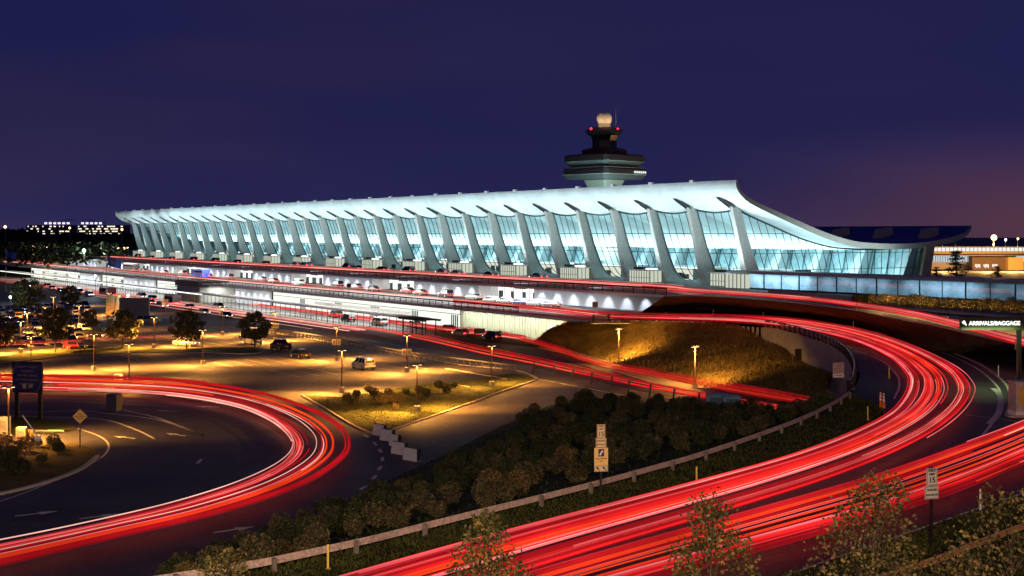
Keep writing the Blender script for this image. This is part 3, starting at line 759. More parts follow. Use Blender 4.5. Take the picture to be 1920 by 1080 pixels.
# wall washers
wl = thing('soffit_lamp', 'lamp', 'lamp', (0, 0, 0), ANG, 'round white lamps under the road decks')
mb = MB(); mb.cyl((0, 0, 0), .22, .22, 10, r2=.1); mb.build('housing', whitep, wl)
mb = MB(); mb.cyl((0, 0, -.03), .2, .03, 10); mb.build('lamp_face', emi('lamp_white', (1, 1, 1), 6), wl)
protoused = False; cnt = 0
def put_lamp(p, lab):
    global protoused
    if not protoused: wl.location = p; wl.rotation_euler = (0, 0, ANG); wl['label'] = lab; protoused = True
    else: copy_tree(wl, p, ANG, lab)
lab_m = 'small round white lamp under the upper deck washing the grey arrivals wall'
for k in range(0, len(edges), 2):
    a0, a1 = edges[k], edges[k + 1]; n = max(2, int((a1 - a0) / 5.6)); 
    for i in range(n):
        a = a0 + (i + .5) * (a1 - a0) / n
        if a > 575: continue
        put_lamp(BF(a, 145.6, 9.62), lab_m)
        l = light('SPOT', BF(a, 145.5, 9.4), 1900, (.82, .88, 1.0), spot_size=1.15, spot_blend=.85, shadow_soft_size=.15); aim(l, BF(0, .62, 0) + Vector((0, 0, -1)))
lab_l = 'small round lamp hung under the arrivals deck in front of the lowest wall'
a = 193
while a < 227: 
    put_lamp(BF(a, 131.5, 4.3), lab_l)
    l = light('SPOT', BF(a, 131.8, 4.2), 900, (.93, 1.0, .80), spot_size=2.2, spot_blend=.8, shadow_soft_size=.2); aim(l, BF(0, 1, 0) + Vector((0, 0, -.8)))
    a += 3.9
for a0, a1, ty in segs:
    if ty == 1:
        n = 6
        for i in range(n):
            a = a0 + (i + .5) * (a1 - a0) / n; put_lamp(BF(a, 132.6, 4.6), 'small white lamp washing the far lower wall beneath the arrivals deck')
            l = light('SPOT', BF(a, 133, 4.5), 1000, (.88, .9, 1.0), spot_size=1.1, spot_blend=.4, shadow_soft_size=.15); aim(l, BF(0, .55, 0) + Vector((0, 0, -1)))
# general light under the decks
for k in range(8):
    a = 215 + 52 * k
    l = light('AREA', BF(a, 138, 9.3), 12000, (1, .98, .95), shape='RECTANGLE', size=48, size_y=8); l.rotation_euler = (0, 0, ANG)
    if k: 
        l = light('AREA', BF(a, 129.5, 4.7), 8000, (1, .98, .90), shape='RECTANGLE', size=48, size_y=5); l.rotation_euler = (0, 0, ANG)
# walkway canopy in the lower level
cn = thing('walkway_canopy', 'long low white canopy with glowing edge over the lower pavement', 'canopy', tuple(BF(420, 123, 0)), ANG)
mb = MB(); mb.box((0, 0, 3.15), (394, 4, .22)); mb.build('roof', whitep, cn)
mb = MB(); mb.box((60, 2.02, 3.05), (270, .06, .3)); mb.build('light_strip', emi('strip', (1, 1, .9), 1.6), cn)
mb = MB()
for k in range(132): mb.box((-196 + 3 * k, 1.8, 1.5), (.09, .09, 3.1))
mb.build('posts', bronze, cn)
mb = MB()
for z in (.5, 1.1): mb.box((0, 1.8, z), (393, .05, .05))
for k in range(260): mb.box((-196 + 1.51 * k, 1.8, .55), (.05, .05, 1.1))
mb.build('fence_bars', bronze, cn)
pg = thing('pergola', 'dark open pergola frame at the near end of the lower canopy', 'pergola', tuple(BF(222, 122, 0)), ANG)
mb = MB()
for x in (-4, 0, 4): 
    for y in (-1.5, 1.5): mb.box((x, y, 1.6), (.15, .15, 3.2))
mb.build('posts', bronze, pg)
mb = MB()
for k in range(12): mb.box((-5.2 + .95 * k, 0, 3.25), (.12, 4, .2))
for y in (-1.7, 1.7): mb.box((0, y, 3.05), (11, .15, .2))
mb.build('beams', bronze, pg)
# ---------------------------------------------------------------- control tower
YT = 330.0
def sc_(px): return px * YT / F
tw = thing('control_tower', 'dark stepped airport control tower with glowing white radome', 'control tower', tuple(WY(1133, 438, YT) - Vector((0, 0, 9.7))), ANG - math.pi / 2 + .18)
TZ = lambda y: CAMZ - (y - HY) * YT / F - 10.3
def sq(mbx, lv, mi=0, ch=.12, n8=False):
    loops = []
    for hw, y in lv:
        h = sc_(hw) * (.77 if not n8 else 1.0); z = TZ(y); c = h * (.58 if n8 else ch)
        if n8: h = h * .96
        loops.append([(-h + c, -h, z), (h - c, -h, z), (h, -h + c, z), (h, h - c, z), (h - c, h, z), (-h + c, h, z), (-h, h - c, z), (-h, -h + c, z)])
    mbx.loft(loops, mi)
tdark = mat('tower_dark', (.028, .022, .024), .6, var=.25); tcon = mat('tower_concrete', (.36, .44, .40), .8, var=.12); tgrey = mat('tower_grey', (.10, .13, .14), .7, var=.2)
mb = MB(); sq(mb, [(30, 520), (30, 352), (37, 338)]); mb.build('shaft', tcon, tw)
mb = MB(); sq(mb, [(68, 337.5), (75, 330), (75, 329)]); mb.build('lower_deck', tgrey, tw)
mb = MB(); sq(mb, [(76, 329), (76, 327.8)]); sq(mb, [(72, 316.2), (72, 315.4)]); sq(mb, [(70, 304.8), (73, 303.8)]); mb.build('trim', mat('trim_pale', (.5, .6, .6), .6), tw)
mb = MB(); sq(mb, [(75, 327.8), (75, 319), (73, 317.5)]); mb.build('office_band', tdark, tw)
mb = MB(); sq(mb, [(62, 317), (62, 313), (72, 305)]); mb.build('upper_deck', tgrey, tw)
mb = MB(); sq(mb, [(73, 303.8), (73, 293.5), (66, 291)]); sq(mb, [(56, 292), (40, 288)]); mb.build('upper_band', tdark, tw)
mb = MB(); sq(mb, [(41, 289), (41, 281.5), (28, 278)]); mb.build('neck_box', tdark, tw)
mb = MB(); sq(mb, [(24, 280), (24, 264), (27, 254)], n8=True); mb.build('cab', mat('cab_glass', (.02, .02, .022), .15, var=.1), tw)
mb = MB(); sq(mb, [(28, 254.5), (37, 247.5), (37, 245), (20, 239.5)], n8=True); mb.build('cab_roof', tdark, tw)
mb = MB(); mb.cyl((0, 0, TZ(240)), sc_(11.5), sc_(8), 20); mb.build('radome_base', mat('radome_base', (.35, .3, .22), .7), tw)
mb = MB(); mb.sphere((0, 0, TZ(223)), sc_(14.5), 24, 16); mb.build('radome', mat('radome_white', (.8, .72, .58), .5, var=.04), tw, smooth=True)
mb = MB(); mb.cyl((sc_(16), -2, TZ(240)), .07, sc_(37), 5); mb.build('antenna', steel, tw)
mb = MB()
for s in (-1, 1): mb.sphere((s * sc_(36), 0, TZ(243.5)), .3, 8, 6)
mb.sphere((0, -sc_(34), TZ(243.5)), .26, 8, 6); mb.build('obstruction_light', emi('obstruction_red', (1, .02, .05), 4), tw)
mb = MB()
for k in range(6): mb.box((sc_(18) + k * .8, -sc_(60.5), TZ(324)), (.5, .1, .55))
mb.build('lit_window', emi('tower_window', (.9, 1, .95), 1.0), tw)
TP = tw.location
for dx, dy in ((-3.4, -4.2), (3.4, -4.2)):
    l = light('SPOT', TP + Vector((dx, dy, TZ(238))), 520, (1, .78, .45), spot_size=1.3, shadow_soft_size=.1); aim(l, (-dx, -dy, 3.4))
l = light('POINT', TP + Vector((0, -14, 12)), 900, (.8, 1, .85)) if False else None
l = light('AREA', TP + Vector((0, -22, 14)), 4200, (.75, 1, .9), shape='RECTANGLE', size=14, size_y=3); aim(l, (0, 16, 10))
for dx, dy in ((-5.2, 0), (5.2, 0), (0, -5)): light('POINT', TP + Vector((dx, dy, TZ(241))), 45, (1, .03, .08))
# ================================================================ vegetation
def leafball(mb, c, rx, rz, n, s, mi=(0,), shell=.45, rnd=random):
    for _ in range(n):
        while True:
            x, y, z = rnd.uniform(-1, 1), rnd.uniform(-1, 1), rnd.uniform(-1, 1)
            r = x * x + y * y + z * z
            if r < 1 and r > shell * shell * rnd.random(): break
        p = Vector((c[0] + x * rx, c[1] + y * rx, c[2] + z * rz))
        d1 = Vector((rnd.uniform(-1, 1), rnd.uniform(-1, 1), rnd.uniform(-1, 1))).normalized()
        d2 = d1.cross(Vector((rnd.uniform(-1, 1), rnd.uniform(-1, 1), rnd.uniform(-1, 1)))).normalized()
        ss = s * rnd.uniform(.6, 1.3)
        mb.face([p - d1 * ss, p + d2 * ss * .6, p + d1 * ss, p - d2 * ss * .6], rnd.choice(mi))
def crown_mesh(mb, H0, H1, rad, nclump, nleaf, s, mats=(0,), shape='oval', seed=1):
    rnd = random.Random(seed)
    tips = []
    for i in range(nclump):
        t = rnd.random(); a = rnd.uniform(0, 6.283)
        if shape == 'oval': prof = math.sin(math.pi * min(1, .16 + .80 * t)) ** .7
        elif shape == 'cone': prof = (1 - t) ** .75 + .08
        else: prof = 1
        r = rad * prof * math.sqrt(rnd.uniform(.15, 1.05)); z = H0 + (H1 - H0) * t
        c = (r * math.cos(a), r * math.sin(a), z); tips.append(c)
        leafball(mb, c, rad * rnd.uniform(.18, .34), rad * rnd.uniform(.14, .26), nleaf, s, mats, rnd=rnd)
    return tips
def make_tree(name, label, loc, H, rad, H0f=.35, nclump=46, nleaf=60, s=.13, mats=None, shape='oval', seed=1, group=None, tr=.11):
    t = thing(name, label, 'tree', loc, U(0, 6), group)
    mb = MB(); tips = crown_mesh(mb, H * H0f, H * .98, rad, nclump, nleaf, s, tuple(range(len(mats))), shape, seed)
    mb.build('crown', list(mats), t)
    mb = MB(); rnd = random.Random(seed + 5)
    mb.tube([(0, 0, 0), (.03, .02, H * .3), (-.04, .03, H * .6), (0, 0, H * .93)], [tr, tr * .8, tr * .45, tr * .12], 6)
    for c in tips[::2]:
        z0 = min(max(c[2] - rad * rnd.uniform(.3, .8), H * .2), H * .9)
        mb.tube([(0, 0, z0), (c[0] * .5, c[1] * .5, (z0 + c[2]) / 2 + .1), c], [tr * .35, tr * .22, tr * .08], 4)
    mb.build('trunk', bark, t)
    return t
lt = make_tree('parking_lot_tree', 'round dark tree on the grass strip beside the white minivan', W(478, 657, .1), 6.6, 2.7, .33, 60, 70, .17, (leaf, leafd, leafy), seed=3, group='trees on the parking lot strip')
lt2 = make_tree('parking_lot_tree', 'wide dark tree behind the car with bright headlights', W(350, 654, .1), 6.6, 3.0, .3, 60, 70, .17, (leaf, leafd, leafy), seed=9, group='trees on the parking lot strip')
for x, y, l, src, s_, r in [(230, 653, 'dark tree above the black pickup and red tail lights on the lot strip', lt2, 1.0, 2.1), (104, 661, 'big dark tree in front of the crowd of parked cars', lt, 1.15, 1.3), (-2, 668, 'dark tree cut by the left edge of the photo', lt2, 1.0, 3.3)]:
    copy_tree(src, W(x, y, .1), r, l, scale=s_)
for x, y, l, s_ in [(132, 580, 'smaller dark tree beyond the parked cars beneath the white canopy', .95), (52, 592, 'blurred dark tree at the far left behind the parked cars', 1.35), (170, 626, 'low dark tree between parked cars and the tall beige hoarding', .72)]:
    copy_tree(lt2 if s_ > 1 else lt, W(x, y, 0), U(0, 6), l, scale=s_)
# foreground trees rising from the slope below the camera
def fg(name, label, x, top, Y, rad, seed, mats, shape='cone', H=6.0, n=95, nl=42, s=.07):
    zt = CAMZ - (top - HY) * Y / F
    loc = Vector(((x - HX) / F * Y, Y, zt - H)); loc.z = min(loc.z, ZT) if False else loc.z
    return make_tree(name, label, loc, H, rad, .12, n, nl, s, mats, shape, seed, tr=.07)
hz = lambda top, Y: CAMZ - (top - HY) * Y / F - ZT
fg('young_tree', 'leafy young tree at the bottom edge, leftmost of three before the red trails', 915, 968, 42, 2.0, 21, (leaf, leafy), H=hz(968, 42))
fg('young_tree', 'narrow topped young tree at the bottom edge in the middle of the red road', 1335, 932, 40, 2.1, 22, (leaf, leaf, leafy), H=hz(932, 40))
fg('young_tree', 'tall wide young tree at the bottom edge beside the near speed limit sign', 1640, 902, 38, 2.7, 23, (leaf, leafy, leafb), H=hz(902, 38), n=150)
fg('young_tree', 'brownish bushy tree filling the bottom right corner', 1895, 925, 36, 2.3, 24, (leafb, leafy, leaf), 'oval', H=hz(925, 36), n=120)
fg('young_tree', 'yellowish shrubby treetop at the bottom edge in front of the guardrail', 420, 1040, 40, 1.4, 25, (leafy, leafy, leaf), 'oval', H=hz(1038, 40), n=60)
# shrubs on the embankment
protos = []
for i in range(5):
    mb = MB(); rnd = random.Random(i + 40)
    for k in range(11):
        a = k * 2.4 + rnd.uniform(-.3, .3); r = rnd.uniform(.25, .62); leafball(mb, (r * math.cos(a), r * math.sin(a), rnd.uniform(.35, 1.0)), .34, .36, 60, .075, (0, 1), rnd=rnd)
    leafball(mb, (0, 0, .72), .72, .66, 520, .075, (0, 1), shell=.95, rnd=rnd)
    for k in range(7): a = rnd.uniform(0, 6.28); mb.tube([(0, 0, 0), (.3 * math.cos(a), .3 * math.sin(a), .6), (.6 * math.cos(a), .6 * math.sin(a), 1.15)], [.03, .02, .008], 3, 2)
    mats = [(leafd, leaf), (leafb, leaf), (leaf, leafb), (leafd, leafd), (leafb, leafy)][i] + (bark,)
    protos.append((mb, mats))
pobj = [None] * 5
nb = 0
def bush(p, kind, s, label, group, name='shrub'):
    global nb
    mbx, mats = protos[kind]
    if pobj[kind] is None:
        o = mbx.build(name, list(mats), shift=False); pobj[kind] = o
    else:
        o = pobj[kind].copy(); COL.objects.link(o); o.name = name
    o.location = p; o.rotation_euler = (0, 0, U(0, 6)); o.scale = (s, s, s * U(.8, 1.1)); tag(o, label, 'shrub', group); nb += 1
    return o
random.seed(8)
SL = 'rounded dark shrub in the dense planting on the slope between guardrail and loop road'
SL2 = 'brown tinged rounded shrub in the front row just behind the guardrail'
nrow = len(rows)
placed = []
def slope_pt(u, v):
    i = min(int(u * (nrow - 1)), nrow - 2); f = u * (nrow - 1) - i
    j = min(int(v * NV), NV - 1); g_ = v * NV - j
    return rows[i][j].lerp(rows[i][j + 1], g_).lerp(rows[i + 1][j].lerp(rows[i + 1][j + 1], g_), f)
tries = 0
while len(placed) < 285 and tries < 14000:
    tries += 1
    u, v = U(.06, .97), U(.06, .96)
    p = slope_pt(u, v); px = pix(p)
    if px[1] > 1100 or px[0] < 60: continue
    if px[0] < 960 and v > .62 + (960 - px[0]) * -.0001 and px[0] > 640: continue     # the grass strip stays open
    dmin = 1.7 if p.y < 110 else 2.2
    if any((p - q).length < dmin for q in placed): continue
    placed.append(p)
    front = v < .22
    bush(p, random.choice((1, 2, 4) if (front and px[0] < 1080) else (0, 0, 3, 2, 1)), U(.72, 1.12), SL2 if front else SL, 'shrubs planted on the embankment slope')
print('shrubs', len(placed))
# grass island shrubs and left corner
for x, y, k, s in [(650, 750, 1, .8), (663, 758, 1, .9), (668, 745, 0, .7), (702, 746, 2, .9), (716, 760, 4, 1.1), (728, 742, 4, .8), (735, 757, 4, 1.0), (752, 755, 4, .9), (762, 740, 2, .7), (786, 738, 2, .9), (800, 745, 2, .8), (822, 730, 0, .8), (838, 736, 1, .9), (852, 728, 0, .7), (690, 736, 2, .8), (742, 770, 4, .6)]:
    bush(W(x, y, .1), k, s, 'small lamp lit shrub in the grass island beside the parking lot', 'shrubs in the lit grass island')
for x, y, k, s in [(8, 838, 4, 1.0), (25, 856, 1, 1.2), (48, 846, 4, 1.0), (70, 838, 4, .7), (100, 842, 4, .95), (110, 850, 0, .8), (10, 884, 0, 1.3), (38, 892, 0, 1.2), (78, 868, 1, .7), (58, 822, 4, .7), (-12, 862, 2, 1.2), (22, 868, 1, 1.1)]:
    bush(W(x, y, .1), k, s, 'lamp lit garden shrub in the traffic island at the left edge', 'shrubs in the left traffic island')
random.seed(9)
for i, (x, y) in enumerate([(8, 832), (35, 838), (62, 846), (15, 852), (46, 862)]):
    mb = MB(); leafball(mb, (0, 0, .5), .6, .4, 160, .06, (0, 0, 1)); o = mb.build('flowering_shrub', [pinkf, leafy], shift=False); o.location = W(x, y, .5); tag(o, 'pale pink flowering shrub lit by a lamp in the left traffic island', 'flowers', 'pink flowering shrubs')
# hedge in front of the glass walkway
for i in range(36):
    x = 1596 + i * 9.6
    p = W(x + 12, 570 + (x - 1596) * .055, 10.3)
    bush(p, [1, 4, 0, 4, 1, 2][i % 6], U(1.0, 1.35), 'clipped orange lit shrub in the hedge row below the glass walkway', 'hedge shrubs below the glass walkway')
for k in range(5):
    l = light('SPOT', W(1640 + 62 * k, 572 + 4 * k, 10.3) + Vector((0, -3.5, 3.4)), 3600, (1, .55, .18), spot_size=2.6, spot_blend=1); l.rotation_euler = (0, 0, 0)
# pines on the right
pine = thing('pine_tree', 'spreading dark pine tree left of the tall lamp in front of the concourse', 'pine tree', W(1812, 528, 10.3) + Vector((0, 6, 0)), .3)
mb = MB(); rnd = random.Random(77)
for k in range(34):
    z = rnd.uniform(.9, 6.2); a = rnd.uniform(0, 6.28); r = rnd.uniform(0, 1) * (4.6 - z * .62)
    leafball(mb, (r * math.cos(a), r * math.sin(a), z), 1.0, .28, 90, .13, (0,), rnd=rnd)
mb.build('crown', leafd, pine)
mb = MB(); mb.tube([(0, 0, 0), (.2, 0, 2), (-.2, .1, 4.5), (0, 0, 6.2)], [.22, .18, .1, .04], 6)
for k in range(9):
    a = k * 2.4; z = .9 + .55 * k; r = 3.6 - .35 * k; mb.tube([(0, 0, z), (r * math.cos(a), r * math.sin(a), z + .4)], [.09, .03], 4)
mb.build('trunk', bark, pine)
copy_tree(pine, W(1705, 526, 10.3) + Vector((0, 8, 0)), 1.4, 'dark pine tree standing before the last end windows of the terminal', scale=.72)
copy_tree(pine, W(1768, 527, 10.3) + Vector((0, 4, 0)), 2.4, 'low dark pine tree between the terminal corner and the largest pine', scale=.45)
copy_tree(pine, W(1884, 529, 10.3) + Vector((0, 4, 0)), 3.9, 'low sparse pine tree on the orange lit ground at the right', scale=.5)
# ================================================================ cars
def wheel_parts(t, x, y, r):
    mb = MB(); mb.cyl((x, y - .11, r), r, .22, 16, axis='y'); o = mb.build('wheel', mat('tyre', (.015, .015, .015), .8, var=.1), t)
    m2 = MB(); s = 1 if y > 0 else -1; m2.cyl((x, y + s * .115 - .01, r), r * .62, .02, 12, axis='y'); m2.build('rim', mat('rim', (.55, .55, .55), .3, metal=.7, var=.05), o)
def make_car(kind, paint, label, lit=False, pos=(0, 0, 0), rz=0, group=None):
    dims = {'sedan': (4.7, 1.82, 1.45), 'suv': (4.7, 1.88, 1.78), 'van': (5.1, 1.95, 1.80), 'pickup': (5.5, 1.95, 1.85)}[kind]
    Ln, Wd, Ht = dims; h = Wd / 2; sh = {'sedan': .92, 'suv': 1.08, 'van': 1.05, 'pickup': 1.1}[kind]
    t = thing({'sedan': 'parked_car', 'suv': 'parked_suv', 'van': 'parked_van', 'pickup': 'pickup_truck'}[kind], label, {'sedan': 'car', 'suv': 'suv', 'van': 'van', 'pickup': 'pickup truck'}[kind], pos, rz, group)
    X0, X1 = -Ln / 2, Ln / 2
    def sec(x, w_, zl, zs, crown=0): return [(x, -w_ * .93, zl), (x, -w_, zl + .22), (x, -w_, zs - .2), (x, -w_ * .9, zs), (x, 0, zs + crown), (x, w_ * .9, zs), (x, w_, zs - .2), (x, w_, zl + .22), (x, w_ * .93, zl)]
    if kind == 'van': st = [(X0, .9, .35, .95), (X0 + .12, .98, .25, 1.05), (X0 + .6, 1, .22, 1.05), (.6, 1, .2, 1.05), (X1 - 1.2, 1, .2, 1.02), (X1 - .35, .95, .22, .86), (X1, .78, .35, .66)]
    elif kind == 'sedan': st = [(X0, .82, .38, .86), (X0 + .15, .93, .27, .95), (X0 + .9, .98, .22, .96), (0, 1, .2, .92), (X1 - 1.3, .99, .2, .90), (X1 - .4, .94, .22, .78), (X1, .78, .34, .62)]
    else: st = [(X0, .9, .4, sh), (X0 + .12, .97, .3, sh + .03), (X0 + .8, 1, .26, sh), (0, 1, .24, sh), (X1 - 1.3, .99, .24, sh - .02), (X1 - .3, .95, .28, sh - .14), (X1, .82, .4, sh - .3)]
    mb = MB(); mb.loft([sec(x, w_ * h, zl, zs, .03) for x, w_, zl, zs in st])
    pm = mat('paint_%s' % '_'.join('%d' % int(c * 100) for c in paint), paint, .25, metal=.2, var=.03, coat=.6)
    # roof and pillars belong to the body
    if kind == 'sedan': xb0, xt0, xt1, xb1 = X0 + .55, X0 + 1.35, .55, 1.35
    elif kind == 'suv': xb0, xt0, xt1, xb1 = X0 + .1, X0 + .35, .55, 1.25
    elif kind == 'van': xb0, xt0, xt1, xb1 = X0 + .1, X0 + .3, 1.0, 1.95
    else: xb0, xt0, xt1, xb1 = -.95, -.75, .75, 1.4
    wb, wtp = h * .9, h * .72
    mb.loft([[(xt0 - .06, -wtp - .02, Ht - .09), (xt1 + .06, -wtp - .02, Ht - .09), (xt1 + .06, wtp + .02, Ht - .09), (xt0 - .06, wtp + .02, Ht - .09)], [(xt0 + .1, -wtp + .1, Ht), (xt1 - .12, -wtp + .1, Ht), (xt1 - .12, wtp - .1, Ht), (xt0 + .1, wtp - .1, Ht)]])
    for s in (-1, 1):
        for (a, b) in [((xb0, wb), (xt0, wtp)), ((xb1, wb), (xt1, wtp)), ((xb0 * .35 + xb1 * .65, wb), (xt0 * .3 + xt1 * .7, wtp)), ((xb0 * .68 + xb1 * .32, wb), (xt0 * .66 + xt1 * .34, wtp))]:
            mb.tube([(a[0], s * a[1], sh - .02), (b[0], s * b[1], Ht - .06)], .05, 4)
    if kind == 'pickup':
        for s in (-1, 1): mb.box(((X0 - 1.0) / 2 + .0, s * (h - .06), sh + .08), (abs(X0) - 1.0, .1, .2))
        mb.box((X0 + .06, 0, sh + .08), (.1, Wd - .1, .2))
    for s in (-1, 1): mb.box((xb1 - .35, s * (h + .06), sh + .06), (.18, .16, .12))
    mb.build('body', pm, t)
    mb = MB(); mb.loft([[(xb0 + .02, -wb + .03, sh - .05), (xb1 - .02, -wb + .03, sh - .05), (xb1 - .02, wb - .03, sh - .05), (xb0 + .02, wb - .03, sh - .05)], [(xt0, -wtp + .02, Ht - .08), (xt1, -wtp + .02, Ht - .08), (xt1, wtp - .02, Ht - .08), (xt0, wtp - .02, Ht - .08)]]); mb.build('windows', cglass, t)
    r = .33 if kind == 'sedan' else .37
    for x in (X0 + .95, X1 - .95):
        for s in (-1, 1): wheel_parts(t, x, s * (h - .1), r)
    for s in (-1, 1):
        m2 = MB(); m2.box((X0 + .03, s * (h * .72), sh - .22), (.1, .32, .2)); m2.build('tail_light', emi('tail_on', (1, .04, .05), 6) if lit else mat('tail_off', (.25, .01, .01), .2, var=.05), t)
        m2 = MB(); m2.box((X1 - .07, s * (h * .62), sh - .34), (.12, .34, .14)); m2.build('headlight', emi('head_on', (1, .97, .88), 9) if lit else mat('head_off', (.5, .5, .5), .15, var=.05), t)
    m2 = MB(); m2.box((X0 - .03, 0, .62 if kind == 'sedan' else .8), (.03, .5, .14)); m2.box((X0 - .02, 0, .42), (.1, Wd * .8, .14), 0, 1); m2.build('number_plate', [linep, black], t)
    return t
WHITE = (.62, .62, .62); BLK = (.015, .015, .018); SIL = (.30, .30, .31); RED = (.25, .02, .02); BLU = (.03, .05, .16); GRY = (.10, .10, .11); GLD = (.28, .22, .14)
def cpos(x, y): return W(x, y, .012)
suv = make_car('suv', WHITE, 'white estate style suv parked alone in the lot beside a lamp post', pos=cpos(681, 692), rz=ANG)
make_car('sedan', BLK, 'black saloon car parked in the open lot nearest the white suv', pos=cpos(563, 671), rz=ANG)
make_car('pickup', (.02, .02, .022), 'black pickup truck parked behind the black saloon', pos=cpos(526, 656), rz=ANG)
make_car('van', WHITE, 'white minivan facing the camera beside the tree on the strip', pos=cpos(474, 645), rz=ANG + math.pi)
lc = make_car('sedan', SIL, 'silver car with blazing headlights at the foot of the second tree', lit=True, pos=cpos(349, 649), rz=-.35)
for s in (-1, 1):
    l = light('SPOT', W(370, 650, .7) + Vector((0, s * .7, 0)), 160, (1, .97, .9), spot_size=1.1, spot_blend=.5); aim(l, (1, -.35, -.12))
make_car('pickup', (.03, .028, .028), 'dark pickup truck beside the tree with red tail lights behind it', pos=cpos(183, 632), rz=0.15)
c2 = make_car('sedan', (.16, .10, .05), 'brownish car with glowing red tail lights under a lot tree', lit=True, pos=cpos(216, 634), rz=math.pi + .1)
make_car('van', SIL, 'pale van parked at the road side right of the wide lot tree row', pos=cpos(279, 606), rz=.2)
gname = 'cars crowded in the far left parking rows'
kinds = [('sedan', SIL), ('suv', WHITE), ('sedan', BLK), ('van', GLD), ('sedan', WHITE), ('suv', BLK), ('sedan', BLU), ('suv', SIL), ('sedan', RED), ('sedan', GRY)]
CW = {'sedan': 'saloon', 'suv': 'suv', 'van': 'minivan'}; PW = {SIL: 'silver', WHITE: 'white', BLK: 'black', GLD: 'gold', BLU: 'dark blue', RED: 'dark red', GRY: 'dark grey'}
pr = {}
random.seed(12)
ncar = 0
for ri, ac in enumerate((225, 243, 261, 279, 297, 315, 333, 351)):
    for sgn in (-1, 1):
        for k in range(26):
            D = 26 + 2.9 * k + 1.45
            p = BF(ac + sgn * 2.75, D, .012); x, y = pix(p)
            if not (-25 < x < 166 and 562 < y < 655) or R() > .86: continue
            kd = random.choice(kinds)
            row = ['nearest', 'second', 'third', 'fourth', 'fifth', 'sixth', 'seventh', 'farthest'][ri]
            lab = '%s %s parked in the %s crowded row at the left, %s' % (PW[kd[1]], CW[kd[0]], row, 'nosing away' if sgn < 0 else 'nosing toward the camera')
            rz = ANG if sgn < 0 else ANG + math.pi
            if kd not in pr: pr[kd] = make_car(kd[0], kd[1], lab, pos=p, rz=rz, group=gname)
            else: copy_tree(pr[kd], p, rz, lab)
            ncar += 1
print('cars', ncar)
# cars on the three roads at the terminal
prl = {}
def road_car(kd, p, rz, lab, g):
    if kd not in prl: prl[kd] = make_car(kd[0], kd[1], lab, lit=True, pos=p, rz=rz, group=g)
    else: copy_tree(prl[kd], p, rz, lab, g)
random.seed(20)
taxi = ['leftmost of the taxis waiting at the right end of the middle deck', 'second of the waiting taxis on the middle deck', 'third waiting taxi on the middle deck, between silver neighbours', 'fourth waiting taxi on the middle deck', 'rightmost of the taxis waiting on the middle deck']
for k in range(5):
    kd = ('sedan', [SIL, SIL, BLU, SIL, GRY][k]); lab = '%s saloon, %s' % (PW[kd[1]], taxi[k])
    pp = BF(221.5 - 4.9 * k, 138.5 + .3 * k, ZT + .01)
    if kd not in pr: pr[kd] = make_car(kd[0], kd[1], lab, pos=pp, rz=ANG)
    else:
        c_ = copy_tree(pr[kd], pp, ANG, lab); c_['group'] = 'taxis waiting on the middle deck'
for k, a in enumerate([236, 247, 259, 271, 283, 298, 309, 330, 347, 362, 381, 402, 425, 446, 470, 498]):
    kd = random.choice([('sedan', RED), ('sedan', SIL), ('suv', BLK), ('van', WHITE), ('sedan', BLK)])
    road_car(kd, BF(a + U(-2, 2), random.choice((142.5, 145.0)), ZT + .01), ANG, '%s %s with red lights at the arrivals kerb, number %s along from the taxis' % (PW[kd[1]], CW[kd[0]], ['one', 'two', 'three', 'four', 'five', 'six', 'seven', 'eight', 'nine', 'ten', 'eleven', 'twelve', 'thirteen', 'fourteen', 'fifteen', 'sixteen'][k]), 'cars at the arrivals kerb')
for k, a in enumerate([222, 236, 252, 262, 276, 290, 302, 318, 334, 352, 366, 388, 410, 430, 455, 480, 505]):
    kd = random.choice([('sedan', RED), ('sedan', SIL), ('suv', BLK), ('van', WHITE), ('sedan', BLK)])
    road_car(kd, BF(a + U(-2, 2), random.choice((148, 151.5)), 10.31), ANG, '%s %s with red lights on the departures road, number %s from the right' % (PW[kd[1]], CW[kd[0]], ['one', 'two', 'three', 'four', 'five', 'six', 'seven', 'eight', 'nine', 'ten', 'eleven', 'twelve', 'thirteen', 'fourteen', 'fifteen', 'sixteen', 'seventeen'][k]), 'cars on the departures road')
for k, a in enumerate([205, 216, 227, 240, 252, 266, 281, 330, 352, 378, 405, 431, 460, 490]):
    kd = random.choice([('sedan', RED), ('sedan', SIL), ('suv', BLK), ('van', WHITE)])
    road_car(kd, BF(a + U(-2, 2), random.choice((127.5, 131)) if a < 300 else U(112, 118), .02), ANG, '%s %s with lit lamps on the lowest road, number %s from the right' % (PW[kd[1]], CW[kd[0]], ['one', 'two', 'three', 'four', 'five', 'six', 'seven', 'eight', 'nine', 'ten', 'eleven', 'twelve', 'thirteen', 'fourteen'][k]), 'cars on the lowest road')
for k, a in enumerate([292, 306, 325, 340, 358, 372, 392, 415, 438, 452, 474, 498, 520]):
    kd = random.choice([('sedan', SIL), ('suv', WHITE), ('sedan', BLK), ('van', WHITE)])
    road_car(kd, BF(a + U(-2, 2), random.choice((108.5, 111, 119)), .02), ANG + math.pi, '%s %s with headlights facing the camera on the lowest road, %s from the right' % (PW[kd[1]], CW[kd[0]], ['first', 'second', 'third', 'fourth', 'fifth', 'sixth', 'seventh', 'eighth', 'ninth', 'tenth', 'eleventh', 'twelfth', 'thirteenth'][k]), 'oncoming cars on the lowest road')
